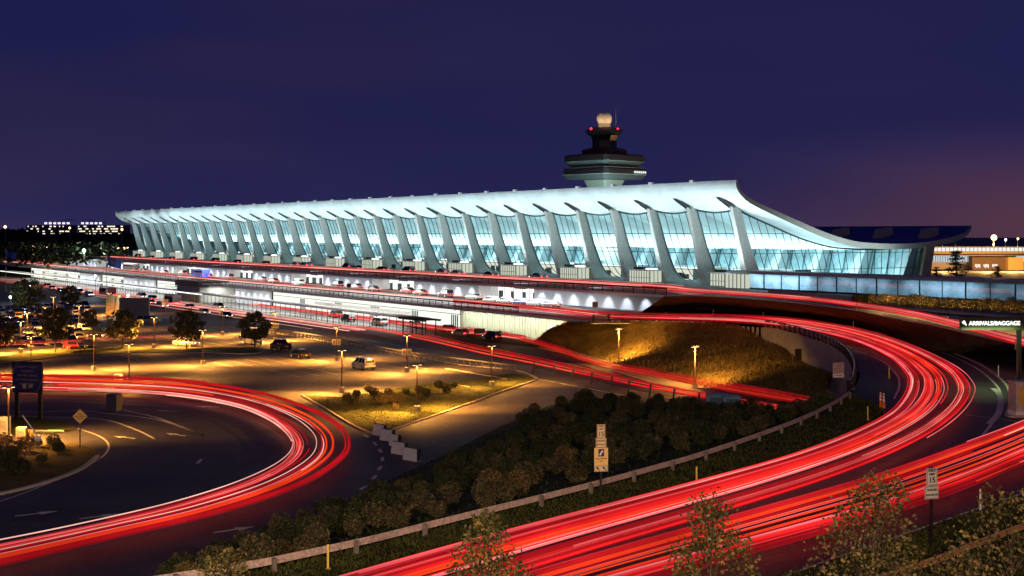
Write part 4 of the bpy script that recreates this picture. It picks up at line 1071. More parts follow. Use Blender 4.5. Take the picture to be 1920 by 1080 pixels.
def bus(a, D, z, c, lab, ln=10):
    t = thing('bus', lab, 'bus', BF(a, D, z), ANG)
    m_ = mat('bus_' + '%d' % int(c[2] * 100), c, .35, var=.05)
    mb = MB(); mb.loft([[(-ln / 2, -1.2, .35), (ln / 2, -1.2, .35), (ln / 2, 1.2, .35), (-ln / 2, 1.2, .35)], [(-ln / 2, -1.25, 1.4), (ln / 2, -1.25, 1.4), (ln / 2, 1.25, 1.4), (-ln / 2, 1.25, 1.4)], [(-ln / 2 + .1, -1.2, 2.9), (ln / 2 - .3, -1.2, 2.9), (ln / 2 - .3, 1.2, 2.9), (-ln / 2 + .1, 1.2, 2.9)], [(-ln / 2 + .4, -.9, 3.1), (ln / 2 - .6, -.9, 3.1), (ln / 2 - .6, .9, 3.1), (-ln / 2 + .4, .9, 3.1)]]); mb.build('body', m_, t)
    mb = MB(); mb.box((0, 0, 2.1), (ln - .8, 2.52, .8)); mb.build('windows', cglass, t)
    for x in (-ln / 2 + 1.8, ln / 2 - 1.8):
        for s in (-1, 1): wheel_parts(t, x, s * 1.1, .48)
    m2 = MB(); 
    for s in (-1, 1): m2.box((-ln / 2 - .01, s * .95, 1.0), (.08, .25, .3))
    m2.build('tail_light', emi('tail_on', (1, .04, .05), 6), t)
bus(397, 139, ZT, (.02, .05, .30), 'blue shuttle bus on the middle deck under the pillars', 9)
bus(480, 141, ZT, (.02, .02, .02), 'black coach at the kerb on the middle deck near its left end', 13)
bus(410, 113, 0, (.35, .03, .03), 'red bus on the lowest road left of the centre', 11)
bus(352, 115, 0, (.5, .5, .5), 'white box bodied bus on the lowest road beneath the dark stair head', 8)
# ================================================================ lamp posts
lp = thing('parking_lamp', '', 'lamp post', (0, 0, 0), 0, 'short lamp posts around the parking lot')
mb = MB(); mb.cyl((0, 0, 0), .34, .72, 12); mb.build('base', mat('lamp_base', (.42, .38, .30), .8, var=.12), lp)
mb = MB(); mb.box((0, 0, 3.0), (.13, .13, 4.7)); mb.build('pole', mat('pole_brown', (.09, .055, .04), .5, metal=.2), lp)
mb = MB()
for s in (-1, 1): mb.loft([[(s * .12, -.2, 5.3), (s * .68, -.2, 5.3), (s * .68, .2, 5.3), (s * .12, .2, 5.3)], [(s * .14, -.17, 5.46), (s * .62, -.17, 5.46), (s * .62, .17, 5.46), (s * .14, .17, 5.46)]])
mb.box((0, 0, 5.36), (.3, .12, .1)); mb.build('lamp_head', black, lp)
mb = MB()
for s in (-1, 1): mb.box((s * .4, 0, 5.275), (.3, .2, .04))
mb.build('lamp_lens', emi('sodium', (1, .62, .25), 5), lp)
LPS = [(39, 662, 'beside the first lot tree'), (176, 695, 'between the first two lot trees with a wide lit base'), (242, 720, 'at the edge of the loop road by the small white box'), (289, 652, 'behind the tree strip between two trees'), (380, 684, 'on the striped lot right of the bright headlights'),
       (417, 628, 'beyond the white van near the road'), (148, 622, 'in the parked cars left of the hoarding'), (85, 625, 'in the middle of the crowded parking rows'), (128, 575, 'beyond the crowded parking rows'), (516, 640, 'above the black pickup truck with a row sign'), (631, 676, 'with two white row signs above the white suv'), (641, 736, 'at the lower edge of the lot in front of the white suv'),
       (763, 698, 'with two yellow row signs right of the white suv'), (782, 773, 'in the middle of the lit grass island'), (922, 725, 'at the right tip of the grass island'), (1069, 651, 'at the foot of the grass slope beside the yellow sign'), (1160, 682, 'halfway along the lit grass slope'),
       (1303, 727, 'at the right foot of the lit grass slope'), (16, 830, 'cut by the left edge in front of the blue board'), (58, 700, 'behind the blue board'), (100, 600, 'among the farthest parked cars'), (205, 590, 'beside the tall beige hoarding'), (51, 640, 'in the crowded rows of cars at the left')]
first = True
for x, y, l in LPS:
    p = W(x, y, .02); rz = ANG + math.pi / 2 + U(-.1, .1); lab = 'short lamp post ' + l
    z0 = 0
    if first: lp.location = p; lp.rotation_euler = (0, 0, rz); lp['label'] = lab; first = False; q = lp
    else: q = copy_tree(lp, p, rz, lab)
    e = 30000
    if x in (1069, 1160, 1303): e = 7000
    if x < 120 and y < 670: e = 70000
    if x == 16: e = 30000
    if x == 922: e = 16000
    col = (1.0, .41, .07)
    s_ = light('SPOT', p + Vector((0, 0, 5.2)), e * .45, col, spot_size=2.75, spot_blend=.6, shadow_soft_size=.25)
    if True:
        for q_ in range(2):
            an_ = rz + q_ * math.pi; s2_ = light('SPOT', p + Vector((.4 * math.cos(an_), .4 * math.sin(an_), 5.2)), e * 1.5, col, spot_size=1.62, spot_blend=1, shadow_soft_size=.3); aim(s2_, (math.cos(an_), math.sin(an_), -.98))
    if x in (1069, 1160, 1303): s_.location.y -= 1.2; s_.data.spot_size = 1.9; s_.data.spot_blend = 1; s_.data.energy = 24000; aim(s_, (.2, 1.0, -.62))
    if x in (516, 631, 763):
        for sg, ch in ((-1, 'B'), (1, {516: '6', 631: '5', 763: '8'}[x])):
            m2 = MB(); m2.box((sg * .36, -.1, 2.9), (.62, .05, .95)); bd = m2.build('row_sign', mat('sign_cream', (.75, .62, .36), .6, var=.05), q)
            text(ch, .6, black, bd, (sg * .36, -.14, 2.9), (math.pi / 2, 0, 0))
        for ch in [c for c in q.children if c.name.startswith('row_sign')]: ch.rotation_euler = (0, 0, -rz)
# added lamp posts out of view behind the camera, to light the bank
for x_, y_, e in ((-14, -9, 135000), (0, -10, 100000), (16, -9, 85000)):
    q = copy_tree(lp, (x_, y_, ZT), .4, 'added unseen mast lamp behind the camera to light the bank'); q.scale = (1.3, 1.3, 3.7)
    s_ = light('SPOT', (x_, y_, ZT + 19.2), e, (1, .66, .42), spot_size=1.15, spot_blend=1, shadow_soft_size=.3); aim(s_, (-x_ * .5 - 4, 96, -20))
# ================================================================ signs, posts, rails
def delineator(x, yb, z, col, lab, h=1.1):
    t = thing('marker_post', lab, 'marker post', W(x, yb, z), 0, 'thin marker posts beside the roads')
    mb = MB(); mb.box((0, 0, h / 2), (.09, .05, h)); mb.box((0, 0, .02), (.22, .22, .04)); mb.build('post', yellowp if col == 'y' else whitep, t)
    mb = MB(); mb.box((0, -.035, h - .12), (.07, .02, .16)); mb.build('reflector', mat('reflector', (.7, .6, .3), .2), t)
for x, yb, z, c, l in [(1306, 910, ZT, 'y', 'yellow marker post right of the middle sign on the near verge'), (1627, 788, ZT, 'y', 'yellow marker post on the dark verge near the two cones'), (1667, 709, ZT, 'y', 'yellow marker post on the inner kerb of the ramp bend'), (615, 1067, ZT, 'y', 'yellow marker post at the bottom left below the guardrail'),
                       (1431, 599, ZT + .1, 'w', 'white marker post behind the start of the ramp bend'), (1600, 618, ZT + .1, 'w', 'white marker post on the outer edge of the ramp'), (1760, 655, ZT + .1, 'w', 'white marker post beside the far speed limit sign'), (1872, 709, ZT, 'w', 'white marker post near the pole of the lit sign'),
                       (1838, 963, ZT, 'w', 'white marker post at the near road edge right of the speed limit sign'), (1606, 583, 9.9, 'y', 'yellow marker post beside the upper road'), (1904, 655, 8.5, 'y', 'yellow marker post below the green lit sign'), (1337, 590, ZT, 'w', 'white marker post where the trails leave the deck'), (1249, 588, ZT, 'w', 'white marker post at the end of the deck railing')]:
    delineator(x, yb, z, c, l, 1.25 if c == 'w' else 1.05)
for x, yb, l in [(1651, 765, 'left'), (1657, 767, 'right')]:
    t = thing('traffic_cone', '%s tall orange and white channel cone of the pair by the ramp' % l, 'traffic cone', W(x, yb, ZT), 0, 'pair of channel cones')
    mb = MB(); mb.box((0, 0, .04), (.5, .5, .08)); mb.build('foot', black, t)
    mb = MB(); mb.cyl((0, 0, .08), .14, .55, 10, r2=.1); mb.cyl((0, 0, .8), .09, .1, 10, r2=.085); mb.cyl((0, 0, 1.05), .08, .12, 10, r2=.07); mb.build('body', mat('cone_orange', (.8, .16, .03), .5), t)
    mb = MB(); mb.cyl((0, 0, .63), .1, .17, 10, r2=.09); mb.build('stripe', whitep, t); mb = MB(); mb.cyl((0, 0, .9), .085, .15, 10, r2=.08); mb.build('stripe', whitep, t); mb = MB(); mb.sphere((0, 0, 1.22), .08, 8, 6); mb.build('top', whitep, t)
paper = mat('sign_white', (.62, .60, .56), .6, var=.05); paperw = mat('sign_warm', (.72, .60, .36), .6, var=.05)
def signpost(name, lab, x, yb, z, h, yaw, pw=.1, pm=black, shift=0):
    t = thing(name, lab, 'road sign', W(x, yb, z), yaw)
    mb = MB(); mb.box((0, .06, h / 2), (pw, pw, h)); mb.build('post', pm, t)
    return t
def plate(t, w_, h_, z, m, x=0, name='plate', border=None, dy=0):
    mb = MB(); mb.box((x, dy, z), (w_, .04, h_)); 
    if border:
        for s in (-1, 1): mb.box((x + s * (w_ / 2 - .03), dy - .022, z), (.02, .006, h_ - .06), 0, 1); mb.box((x, dy - .022, z + s * (h_ / 2 - .03)), (w_ - .06, .006, .02), 0, 1)
    return mb.build(name, [m, border or m], t)
RX = (math.pi / 2, 0, 0)
t = signpost('speed_limit_sign', 'speed limit 15 sign with radar plate on a dark post at the near right road', 1747, 1024, ZT, 3.6, .32, .13)
p_ = plate(t, .58, .78, 3.15, paper, name='speed_plate', border=black); text('SPEED', .155, black, p_, (0, -.03, 3.43), RX); text('LIMIT', .15, black, p_, (0, -.03, 3.27), RX); text('15', .36, black, p_, (0, -.03, 3.0), RX)
p_ = plate(t, .72, .58, 2.44, paper, name='radar_plate', border=black); text('RADAR', .16, black, p_, (0, -.03, 2.56), RX); text('ENFORCED', .125, black, p_, (0, -.03, 2.33), RX)
t = signpost('speed_limit_sign', 'stack of three plates, speed limit 15 and phone sign, behind the guardrail in the middle', 1127, 925, ZT, 3.6, .2, .1)
p_ = plate(t, .46, .74, 3.4, paperw, name='speed_plate', border=black); text('SPEED', .12, black, p_, (0, -.03, 3.66), RX); text('LIMIT', .12, black, p_, (0, -.03, 3.52), RX); text('15', .34, black, p_, (0, -.03, 3.24), RX)
p_ = plate(t, .60, .53, 2.76, paperw, name='radar_plate', border=black); text('RADAR', .14, black, p_, (0, -.03, 2.87), RX); text('ENFORCED', .10, black, p_, (0, -.03, 2.67), RX)
p_ = plate(t, .78, .95, 2.01, mat('sign_yellow', (.82, .58, .20), .6, var=.04), name='phone_plate'); bl = mat('sign_blue', (.02, .03, .18), .5)
mb = MB(); mb.box((0, -.03, 2.22), (.32, .02, .4)); sy = mb.build('phone_symbol', bl, p_)
mb = MB(); M_ = Matrix.Rotation(.6, 3, 'Y'); mb.box((0, -.045, 2.22), (.09, .012, .3), M=M_); mb.build('phone_mark', whitep, sy)
text('CELL PHONE', .105, black, p_, (0, -.03, 1.9), RX); text('LOT', .1, black, p_, (0, -.03, 1.77), RX)
p_ = plate(t, .78, .34, 1.36, paperw, name='arrow_plate', border=black)
mb = MB()
for s in (-.18, .18): mb.box((s + .03, -.03, 1.33), (.045, .012, .17), M=Matrix.Rotation(-.7, 3, 'Y')); mb.box((s - .04, -.03, 1.4), (.11, .012, .1), M=Matrix.Rotation(-.7, 3, 'Y'))
mb.build('arrow_mark', black, p_)
t = signpost('speed_limit_sign', 'small distant speed limit 15 sign on the grass below the upper road', 1772, 656, ZT, 4.1, .1, .1)
p_ = plate(t, .85, 1.0, 3.6, paper, name='speed_plate', border=black); text('SPEED', .2, black, p_, (0, -.03, 3.95), RX); text('LIMIT', .18, black, p_, (0, -.03, 3.76), RX); text('15', .42, black, p_, (0, -.03, 3.42), RX)
t = signpost('notice_sign', 'pale pink notice with four lines of writing standing inside the ramp bend', 1572, 740, ZT, 3.1, .1, .1)
p_ = plate(t, 1.0, .95, 2.35, mat('sign_pinkish', (.42, .34, .33), .7, var=.05), name='notice_plate'); 
for k, s in enumerate(('NO STOPPING', 'STANDING', 'PARKING OR', 'UNATTENDED')): text(s, .135, mat('sign_red', (.16, .02, .03), .6), p_, (0, -.03, 2.68 - .2 * k), RX)
p_ = plate(t, 1.02, .34, 1.68, paper, name='lower_plate'); text('TOW ZONE', .13, black, p_, (0, -.03, 1.68), RX)
# yellow diamonds
def diamond(x, yb, z, h, s, yaw, lab, lines=None, person=False, m=None):
    t = signpost('warning_sign', lab, x, yb, z, h, yaw, .09, bronze)
    mb = MB(); zc = h; 
    mb.loft([[(0, -.02 - e, zc - s), (s, -.02 - e, zc), (0, -.02 - e, zc + s), (-s, -.02 - e, zc)] for e in (0, .04)]); p_ = mb.build('plate', m or mat('sign_amber', (.75, .42, .05), .5, var=.05), t)
    if lines:
        for k, l in enumerate(lines): text(l, s * .25, black, p_, (0, -.075, zc + s * (.3 - .3 * k)), RX)
    if person:
        mb = MB(); mb.sphere((0, -.07, zc + s * .42), s * .1, 8, 6); mb.box((0, -.07, zc + s * .12), (s * .16, .02, s * .42)); mb.box((s * .1, -.07, zc - s * .28), (s * .1, .02, s * .4), M=Matrix.Rotation(.35, 3, 'Y')); mb.box((-s * .1, -.07, zc - s * .28), (s * .1, .02, s * .4), M=Matrix.Rotation(-.35, 3, 'Y')); mb.box((s * .02, -.07, zc + s * .12), (s * .5, .02, s * .08), M=Matrix.Rotation(.5, 3, 'Y')); mb.build('walking_figure', black, p_)
    return t
diamond(150, 839, .1, 2.9, .68, .25, 'orange lit diamond warning sign with three lines on the left traffic island', ['THRU', 'LANES MERGE', 'AHEAD'], m=mat('sign_orange', (.85, .48, .10), .5, var=.04))
diamond(1050, 646, .05, 3.0, .62, 0, 'yellow diamond pedestrian sign in front of the fluted wall', person=True)
diamond(308, 585, 0, 2.2, .7, 0, 'small yellow diamond sign in the traffic of the lowest road')
diamond(90, 512, ZT, 2.4, .9, 0, 'far yellow diamond sign beside the left grass bank')
# big blue board
bb = thing('information_board', 'large dark blue board on two black posts at the left edge', 'sign board', W(52, 786, .1), -.22)
yb_ = W(52, 786, .1).y; u_ = yb_ / F
mb = MB()
mb.box((-24 * u_, .1, 2.3), (.42, .2, 4.6)); mb.box((25 * u_, .1, 2.6), (.42, .2, 5.2)); mb.build('posts', black, bb)
mb = MB(); zc = (786 - 707) * u_; mb.box((0, 0, zc), (60 * u_, .15, 56 * u_)); 
for s in (-1, 1): mb.box((s * 30 * u_, -.02, zc), (.12, .22, 56.5 * u_), 0, 1); mb.box((0, -.02, zc + s * 28 * u_), (60 * u_, .22, .12), 0, 1)
bd = mb.build('panel', [mat('board_blue', (.018, .018, .11), .5, var=.15), black], bb)
tm = mat('board_text', (.20, .15, .20), .6)
for k, (s, q) in enumerate((('READY TO EXIT', .34), ('PARKING?', .32), ('PAY FIRST INSIDE', .30), ('AT A PAY MACHINE', .30), ('IN TERMINAL', .30))): text(s, q, tm, bd, (0, -.1, zc + (19 - 8.0 * k) * u_), RX)
mb = MB(); mb.box((-6 * u_, -.1, zc - 17 * u_), (.42, .03, .5)); mb.box((7 * u_, -.1, zc - 17 * u_), (.5, .03, .28), M=Matrix.Rotation(-.5, 3, 'Y')); mb.build('symbols', mat('board_symbol', (.34, .27, .22), .6), bd)
mb = MB()
for sx, sz, a0 in ((-1, 1, math.pi / 2), (1, -1, -math.pi / 2)):
    cx, cz = sx * -14 * u_ * -1, 0
    pts = [(sx * (28 * u_ - 12 * u_ * (1 - math.cos(q))), -.1, zc + sz * (8 * u_ + 18 * u_ * math.sin(q))) for q in [i * math.pi / 2 / 8 for i in range(9)]]
    mb.tube(pts, .09, 4, rv=.03)
mb.build('curved_stripe', mat('stripe_lilac', (.20, .16, .30), .6), bd)
# lit arrivals sign
ar = thing('direction_sign', 'dark green overhead sign with glowing white words ARRIVALS/BAGGAGE', 'road sign', W(1912, 727, ZT), .06)
ya = W(1912, 727, ZT).y; ua = ya / F
mb = MB(); mb.box((0, .15, (727 - 600) * ua / 2), (.34, .34, (727 - 600) * ua)); mb.box((0, .15, .15), (.9, .9, .3)); mb.build('post', black, ar)
mb = MB(); mb.box((-54 * ua, 0, (727 - 606) * ua), (121 * ua, .3, 24 * ua)); pn = mb.build('panel', mat('sign_green', (.035, .045, .02), .5, var=.2), ar)
le = emi('letter_white', (1, 1, .93), 2.0)
text('ARRIVALS/BAGGAGE', 10.6 * ua, le, pn, (-50 * ua, -.19, (727 - 606) * ua), RX, ext=.03)
mb = MB(); zc = (727 - 605) * ua; xa = -107.5 * ua; mb.box((xa + .06, -.18, zc - .06), (.12, .05, .34), M=Matrix.Rotation(-.7, 3, 'Y')); mb.box((xa - .07, -.18, zc + .07), (.26, .05, .22), M=Matrix.Rotation(-.7, 3, 'Y')); mb.build('arrow', le, pn)
l = light('AREA', W(1912, 727, ZT) + Vector((-54 * ua, -1.2, (727 - 618) * ua)), 260, (.75, 1, .4), shape='RECTANGLE', size=5, size_y=.4); aim(l, (0, .5, -1))
# yellow crash cushion right edge
cc = thing('crash_cushion', 'yellow crash barrel box at the foot of the lit sign post', 'crash barrier', W(1916, 779, ZT), .1)
mb = MB(); mb.box((0, 0, 1.5), (1.6, 1.2, 2.2)); mb.box((0, 0, 2.65), (1.8, 1.4, .12)); mb.build('cabinet', mat('beige_box', (.5, .46, .38), .6), cc)
mb = MB(); mb.box((.1, -.62, 1.6), (1.2, .05, 1.3)); mb.build('panel', yellowp, cc)
mb = MB(); mb.box((0, 0, .2), (1.7, 1.3, .4)); mb.build('base', whitep, cc)
delineator(1905, 777, ZT, 'y', 'yellow marker post in front of the yellow box at the right edge', 1.3); delineator(1897, 778, ZT, 'w', 'white marker post leaning beside the yellow box at the right edge', 1.2)
# portable boxes
def simple_box(name, lab, ct, x, y, z, w_, d_, h_, m, yaw=0.0, cap=None):
    t = thing(name, lab, ct, W(x, y, z), yaw)
    mb = MB(); mb.loft([[(-w_ / 2, -d_ / 2, .05), (w_ / 2, -d_ / 2, .05), (w_ / 2, d_ / 2, .05), (-w_ / 2, d_ / 2, .05)], [(-w_ / 2, -d_ / 2, h_ - .06), (w_ / 2, -d_ / 2, h_ - .06), (w_ / 2, d_ / 2, h_ - .06), (-w_ / 2, d_ / 2, h_ - .06)], [(-w_ / 2 + .06, -d_ / 2 + .06, h_), (w_ / 2 - .06, -d_ / 2 + .06, h_), (w_ / 2 - .06, d_ / 2 - .06, h_), (-w_ / 2 + .06, d_ / 2 - .06, h_)]]); mb.build('body', m, t)
    mb = MB(); mb.box((0, -d_ / 2 - .02, h_ * .55), (w_ * .7, .04, h_ * .5)); mb.box((0, 0, .03), (w_ + .1, d_ + .1, .06)); mb.build('panel', cap or steel, t)
    return t
simple_box('ticket_kiosk', 'dark ticket machine cabinet on a small island in the loop road', 'kiosk', 214, 770, 0, 1.3, 1.1, 1.9, mat('kiosk_dark', (.05, .045, .06), .5), -.3, mat('kiosk_blue', (.05, .05, .12), .4))
simple_box('utility_box', 'small white utility box beside the lamp base at the loop road', 'utility box', 222, 714, 0, .95, .7, .95, whitep, -.2)
simple_box('ticket_booth', 'small pink lit gate cabinet beside the white barrier arm', 'gate cabinet', 41, 826, 0, .9, .7, 1.3, mat('pinkbox', (.55, .36, .28), .6), 0)
simple_box('ticket_booth', 'grey gate cabinet at the very left edge', 'gate cabinet', 8, 815, 0, 1.0, .8, 1.8, mat('greybox', (.4, .38, .36), .6), 0)
t = thing('barrier_arm', 'raised white barrier arm leaning over the left traffic island', 'barrier arm', W(71, 838, .1), 0)
mb = MB(); mb.box((0, 0, .55), (.45, .45, 1.1)); mb.build('housing', whitep, t)
mb = MB(); mb.tube([(0, 0, 1.0), (-1.5, .2, 2.9)], .06, 5); mb.build('arm', whitep, t)
for k, (x, y) in enumerate([(50, 700), (0, 712), (28, 706)]): 
    pass
# water filled barriers beside the drive
jb = None
for k, (x, y, wd, l) in enumerate([(712, 816, 1.6, 'farthest white plastic barrier at the tip of the grass island'), (727, 826, 1.7, 'second white plastic barrier next to the grass tip'), (741, 836, 1.2, 'middle white plastic barrier in the row of five'), (749, 851, 1.75, 'bluish white plastic barrier second from the near end'), (772, 863, 1.75, 'nearest bluish white plastic barrier of the row of five')]):
    t = thing('plastic_barrier', l, 'barrier', W(x, y, .01), -.75, 'row of five plastic barriers')
    mb = MB(); w2 = wd / 2
    mb.loft([[(-w2, -.28, 0), (w2, -.28, 0), (w2, .28, 0), (-w2, .28, 0)], [(-w2, -.26, .3), (w2, -.26, .3), (w2, .26, .3), (-w2, .26, .3)], [(-w2, -.16, .55), (w2, -.16, .55), (w2, .16, .55), (-w2, .16, .55)], [(-w2, -.12, 1.05), (w2, -.12, 1.05), (w2, .12, 1.05), (-w2, .12, 1.05)]]); mb.build('body', mat('plastic_blue', (.45, .50, .60), .45, var=.08), t)
    mb = MB(); mb.box((0, .05, 1.07), (wd, .2, .04)); mb.box((w2 + .02, 0, .55), (.04, .4, 1.0)); mb.build('edge', bronze, t)
# hoarding and flags
t = thing('construction_hoarding', 'tall orange lit beige hoarding behind the lot trees', 'hoarding', W(213, 592, 0), .05)
mb = MB(); mb.box((0, 0, 2.5), (3.6, .5, 5.0)); mb.build('panel', mat('beige_panel', (.55, .36, .14), .7, var=.08), t); mb = MB(); mb.tube([(0, -.3, .2), (.9, -.3, 4.8)], .04, 4); mb.box((1.8, -.1, 2.6), (.1, .3, 5.2)); mb.build('brace', black, t)
t = thing('construction_hoarding', 'wide grey hoarding right of the beige one', 'hoarding', W(252, 601, 0), -.15)
mb = MB(); mb.box((0, 0, 2.6), (7.2, .5, 5.2)); mb.build('panel', mat('grey_panel', (.22, .23, .24), .7, var=.1), t)
def flag(x, yb, z, h, lab):
    t = thing('flagpole', lab, 'flagpole', W(x, yb, z), 0)
    mb = MB(); mb.cyl((0, 0, 0), .11, h, 8, r2=.06); mb.sphere((0, 0, h + .1), .16, 8, 6); mb.build('pole', steel, t)
    mb = MB(); 
    for i in range(8):
        for j in range(4):
            f_ = lambda i, j: (.1 + i * .42, .25 * math.sin(i * .9 + j * .3), h - .3 - j * .55 - i * .12)
            mb.face([f_(i, j), f_(i + 1, j), f_(i + 1, j + 1), f_(i, j + 1)])
    mb.build('flag', mat('flag_blue', (.05, .10, .45), .7), t)
flag(11, 548, 0, 14.5, 'tall flagpole with blue flag at the far left'); flag(200, 592, 0, 14.8, 'tall white flagpole with blue flag in front of the decks')
# guardrails
def guard(name, lab, path, step, m=woodrail, h=.62, pst=steel, side=1):
    o0 = path[len(path) // 2].copy(); t = thing(name, lab, 'guardrail', tuple(o0)); q = [p - o0 for p in path]
    mb = MB(); prof = [(0, -.16), (.05, -.12), (.05, -.05), (0, 0), (.05, .05), (.05, .12), (0, .16), (-.02, .16), (-.02, -.16)]
    loops = []
    for i, p in enumerate(q):
        d = q[min(i + 1, len(q) - 1)] - q[max(i - 1, 0)]; d.z = 0; d.normalize(); n = Vector((-d.y, d.x, 0)) * side
        loops.append([p + n * a * 1.2 + Vector((0, 0, h + b)) for a, b in prof])
    mb.loft(loops); mb.build('beam', m, t)
    Ltot = sum((b - a).length for a, b in zip(q, q[1:])); n = max(3, int(Ltot / step))
    for p, p2 in zip(resample(q, n), resample(q, n)[1:] + [q[-1] * 2 - q[-2]]):
        d = (p2 - p); d.z = 0; d.normalize(); nn = Vector((-d.y, d.x, 0)) * side
        mb = MB(); c = p - nn * .17; mb.box((c.x, c.y, (h + .12) / 2 - .1 + p.z), (.15, .2, h + .36), math.atan2(d.y, d.x)); mb.build('post', pst, t)
GP = [(1590, 738), (1560, 757), (1500, 786), (1400, 823), (1300, 856), (1240, 873), (1127, 904), (1000, 936), (900, 960), (800, 985), (700, 1010), (600, 1032), (500, 1053), (400, 1070), (270, 1090), (120, 1112)]
gw = cat([W(x, y, ZT + .44) - Vector((0, 0, .44)) for x, y in GP], 6)
guard('guardrail', 'long weathered guardrail running diagonally in front of the shrubs', gw, 3.9, h=.44, m=mat('rail_face', (.46, .36, .32), .6, var=.12, scale=1.5, scale2=8), pst=mat('post_grey', (.16, .14, .13), .8), side=-1)
gr = cat([W(x, y, ZT + .62) - Vector((0, 0, .62)) for x, y in [(1640, 1088), (1760, 1048), (1830, 1020), (1950, 975)]], 5)
guard('guardrail', 'short orange lit guardrail with dark posts at the bottom right corner', gr, 2.0, mat('rail_orange', (.50, .26, .10), .6, var=.15, scale=2), pst=mat('post_dark', (.10, .07, .05), .8), side=-1)
# ramp parapet rail
rp_ = cat([W(x, y, ZT) for x, y in RAMP + [(1592, 733)]], 5); o0 = rp_[20].copy(); t = thing('railing', 'bluish steel parapet railing round the ramp bend on top of the retaining wall', 'railing', tuple(o0)); q = [p - o0 for p in rp_]
mb = MB()
for z in (.45, .75, 1.0): mb.tube([p + Vector((0, 0, z)) for p in q], .06 if z == 1.0 else .04, 4, rv=.09)
mb.build('rails', mat('rail_blue', (.22, .24, .34), .4, metal=.4), t)
base = None
for p in resample(q, 46):
    if base is None: mb = MB(); mb.box((0, 0, .5), (.22, .35, 1.0), .5); base = mb.build('post', bronze, t); base.location = p
    else: c = base.copy(); COL.objects.link(c); c.parent = t; c.location = p
# bridge piers under the far part of the ramp rail
t = thing('pier_row', 'row of small pale piers beneath the ramp edge above the grass slope', 'bridge piers', tuple(W(1370, 606, ZT - .1)))
mb = MB(); o0 = W(1370, 606, ZT - .1)
for k in range(17):
    f_ = k / 16; x = 1290 + 140 * f_; p = W(x, 603 + 8 * f_ ** 1.5, ZT) - o0; mb.box((p.x, p.y + .4, -.9 - 1.1 * f_), (.35, .35, 1.2 + 2.4 * f_))
mb.build('piers', concrete, t)
# pipe railing beside the lower road
pr_ = [W(x, y, .1) for x, y in [(470, 624), (560, 634), (620, 644), (700, 660), (780, 675), (880, 688), (966, 700)]]
rail('railing', 'low grey pipe railing between the parking lot and the lower road', cat(pr_, 6), 1.05, 60, 2, mat('pipe_grey', (.16, .16, .18), .5, metal=.3), .04)
fp = [W(x, y, .05) for x, y in [(1000, 700), (1050, 708), (1110, 720), (1150, 728), (1190, 738), (1310, 762)]]
t = thing('post_fence', 'fence of dark leaning posts beside the drive entrance', 'fence', tuple(fp[2])); mb = MB()
for p in resample(cat(fp, 5), 9): p = p - fp[2]; mb.box((p.x, p.y, .75), (.22, .22, 1.6), M=Matrix.Rotation(.12, 3, 'Y'))
mb.build('posts', bronze, t); mb = MB()
for z in (.5, 1.0): mb.tube([p - fp[2] + Vector((0, 0, z)) for p in cat(fp, 5)], .035, 4)
mb.build('rails', bronze, t)
mb = MB()
for k in range(8):
    a = W(1008 + k * 22, 711 + k * 4.2, .02); b = W(1040 + k * 22, 716 + k * 4.2, .02); ribbon(mb, [a, b], .3)
structure(mb.build('crossing_stripes', linep, shift=False))
# blue skips by the lower road
for x, y, w_, l in [(1345, 763, 2.6, 'larger light blue container half hidden by dark shrubs'), (1372, 766, 2.0, 'smaller blue container right of the larger one')]:
    simple_box('container', l, 'container', x, y, 0, w_, 1.6, 1.5, mat('skip_blue', (.10, .22, .36), .5), -.1, mat('skip_dark', (.05, .12, .2)))
# concrete barriers along the upper road
far_ = resample(cat([W(x, y, z) for x, y, z in FE[2:]], 8), 14)
wnum = ['first', 'second', 'third', 'fourth', 'fifth', 'sixth', 'seventh', 'eighth', 'ninth', 'tenth', 'eleventh', 'twelfth', 'thirteenth']
for k in range(13):
    a, b = far_[k], far_[k + 1]; c = (a + b) / 2; d = b - a; ln = d.length - .35; an = math.atan2(d.y, d.x)
    t = thing('concrete_barrier', '%s concrete barrier block along the upper road counting from the terminal' % wnum[k], 'concrete barrier', tuple(c), an, 'concrete barrier blocks by the upper road')
    mb = MB(); mb.loft([[(x, -.32, 0), (x, .32, 0), (x, .3, .2), (x, .14, .45), (x, .1, .95), (x, -.1, .95), (x, -.14, .45), (x, -.3, .2)] for x in (-ln / 2, ln / 2)]); mb.build('block', mat('barrier_grey', (.36, .35, .36), .8, var=.12), t)
# small sign posts on the decks
for x, yb, z, h, l in [(1491, 600 - 35 + 25, 0, 0, '')][:0]: pass
for a, D, z, l in [(170, 126.5, ZT, 'small dark square sign at the right end of the arrivals deck'), (262, 126, ZT, 'small dark sign on the arrivals deck below the middle'), (250, 131, 10.3, 'small blue sign post on the departures deck')]:
    t = thing('notice_sign', l, 'road sign', BF(a, D, z), 0); mb = MB(); mb.box((0, 0, 1.4), (.07, .07, 2.8)); mb.build('post', black, t); mb = MB(); mb.box((0, -.06, 2.5), (.9, .05, .9)); mb.build('plate', bronze, t)
t = thing('notice_board', 'dark board on legs on the lower road in front of the fluted wall', 'sign board', W(899, 641, 0), 0)
mb = MB(); mb.box((0, 0, 2.0), (2.0, .15, .95)); mb.build('panel', bronze, t); mb = MB()
for s in (-.7, .7): mb.box((s, 0, .8), (.12, .12, 1.6))
mb.build('legs', bronze, t)
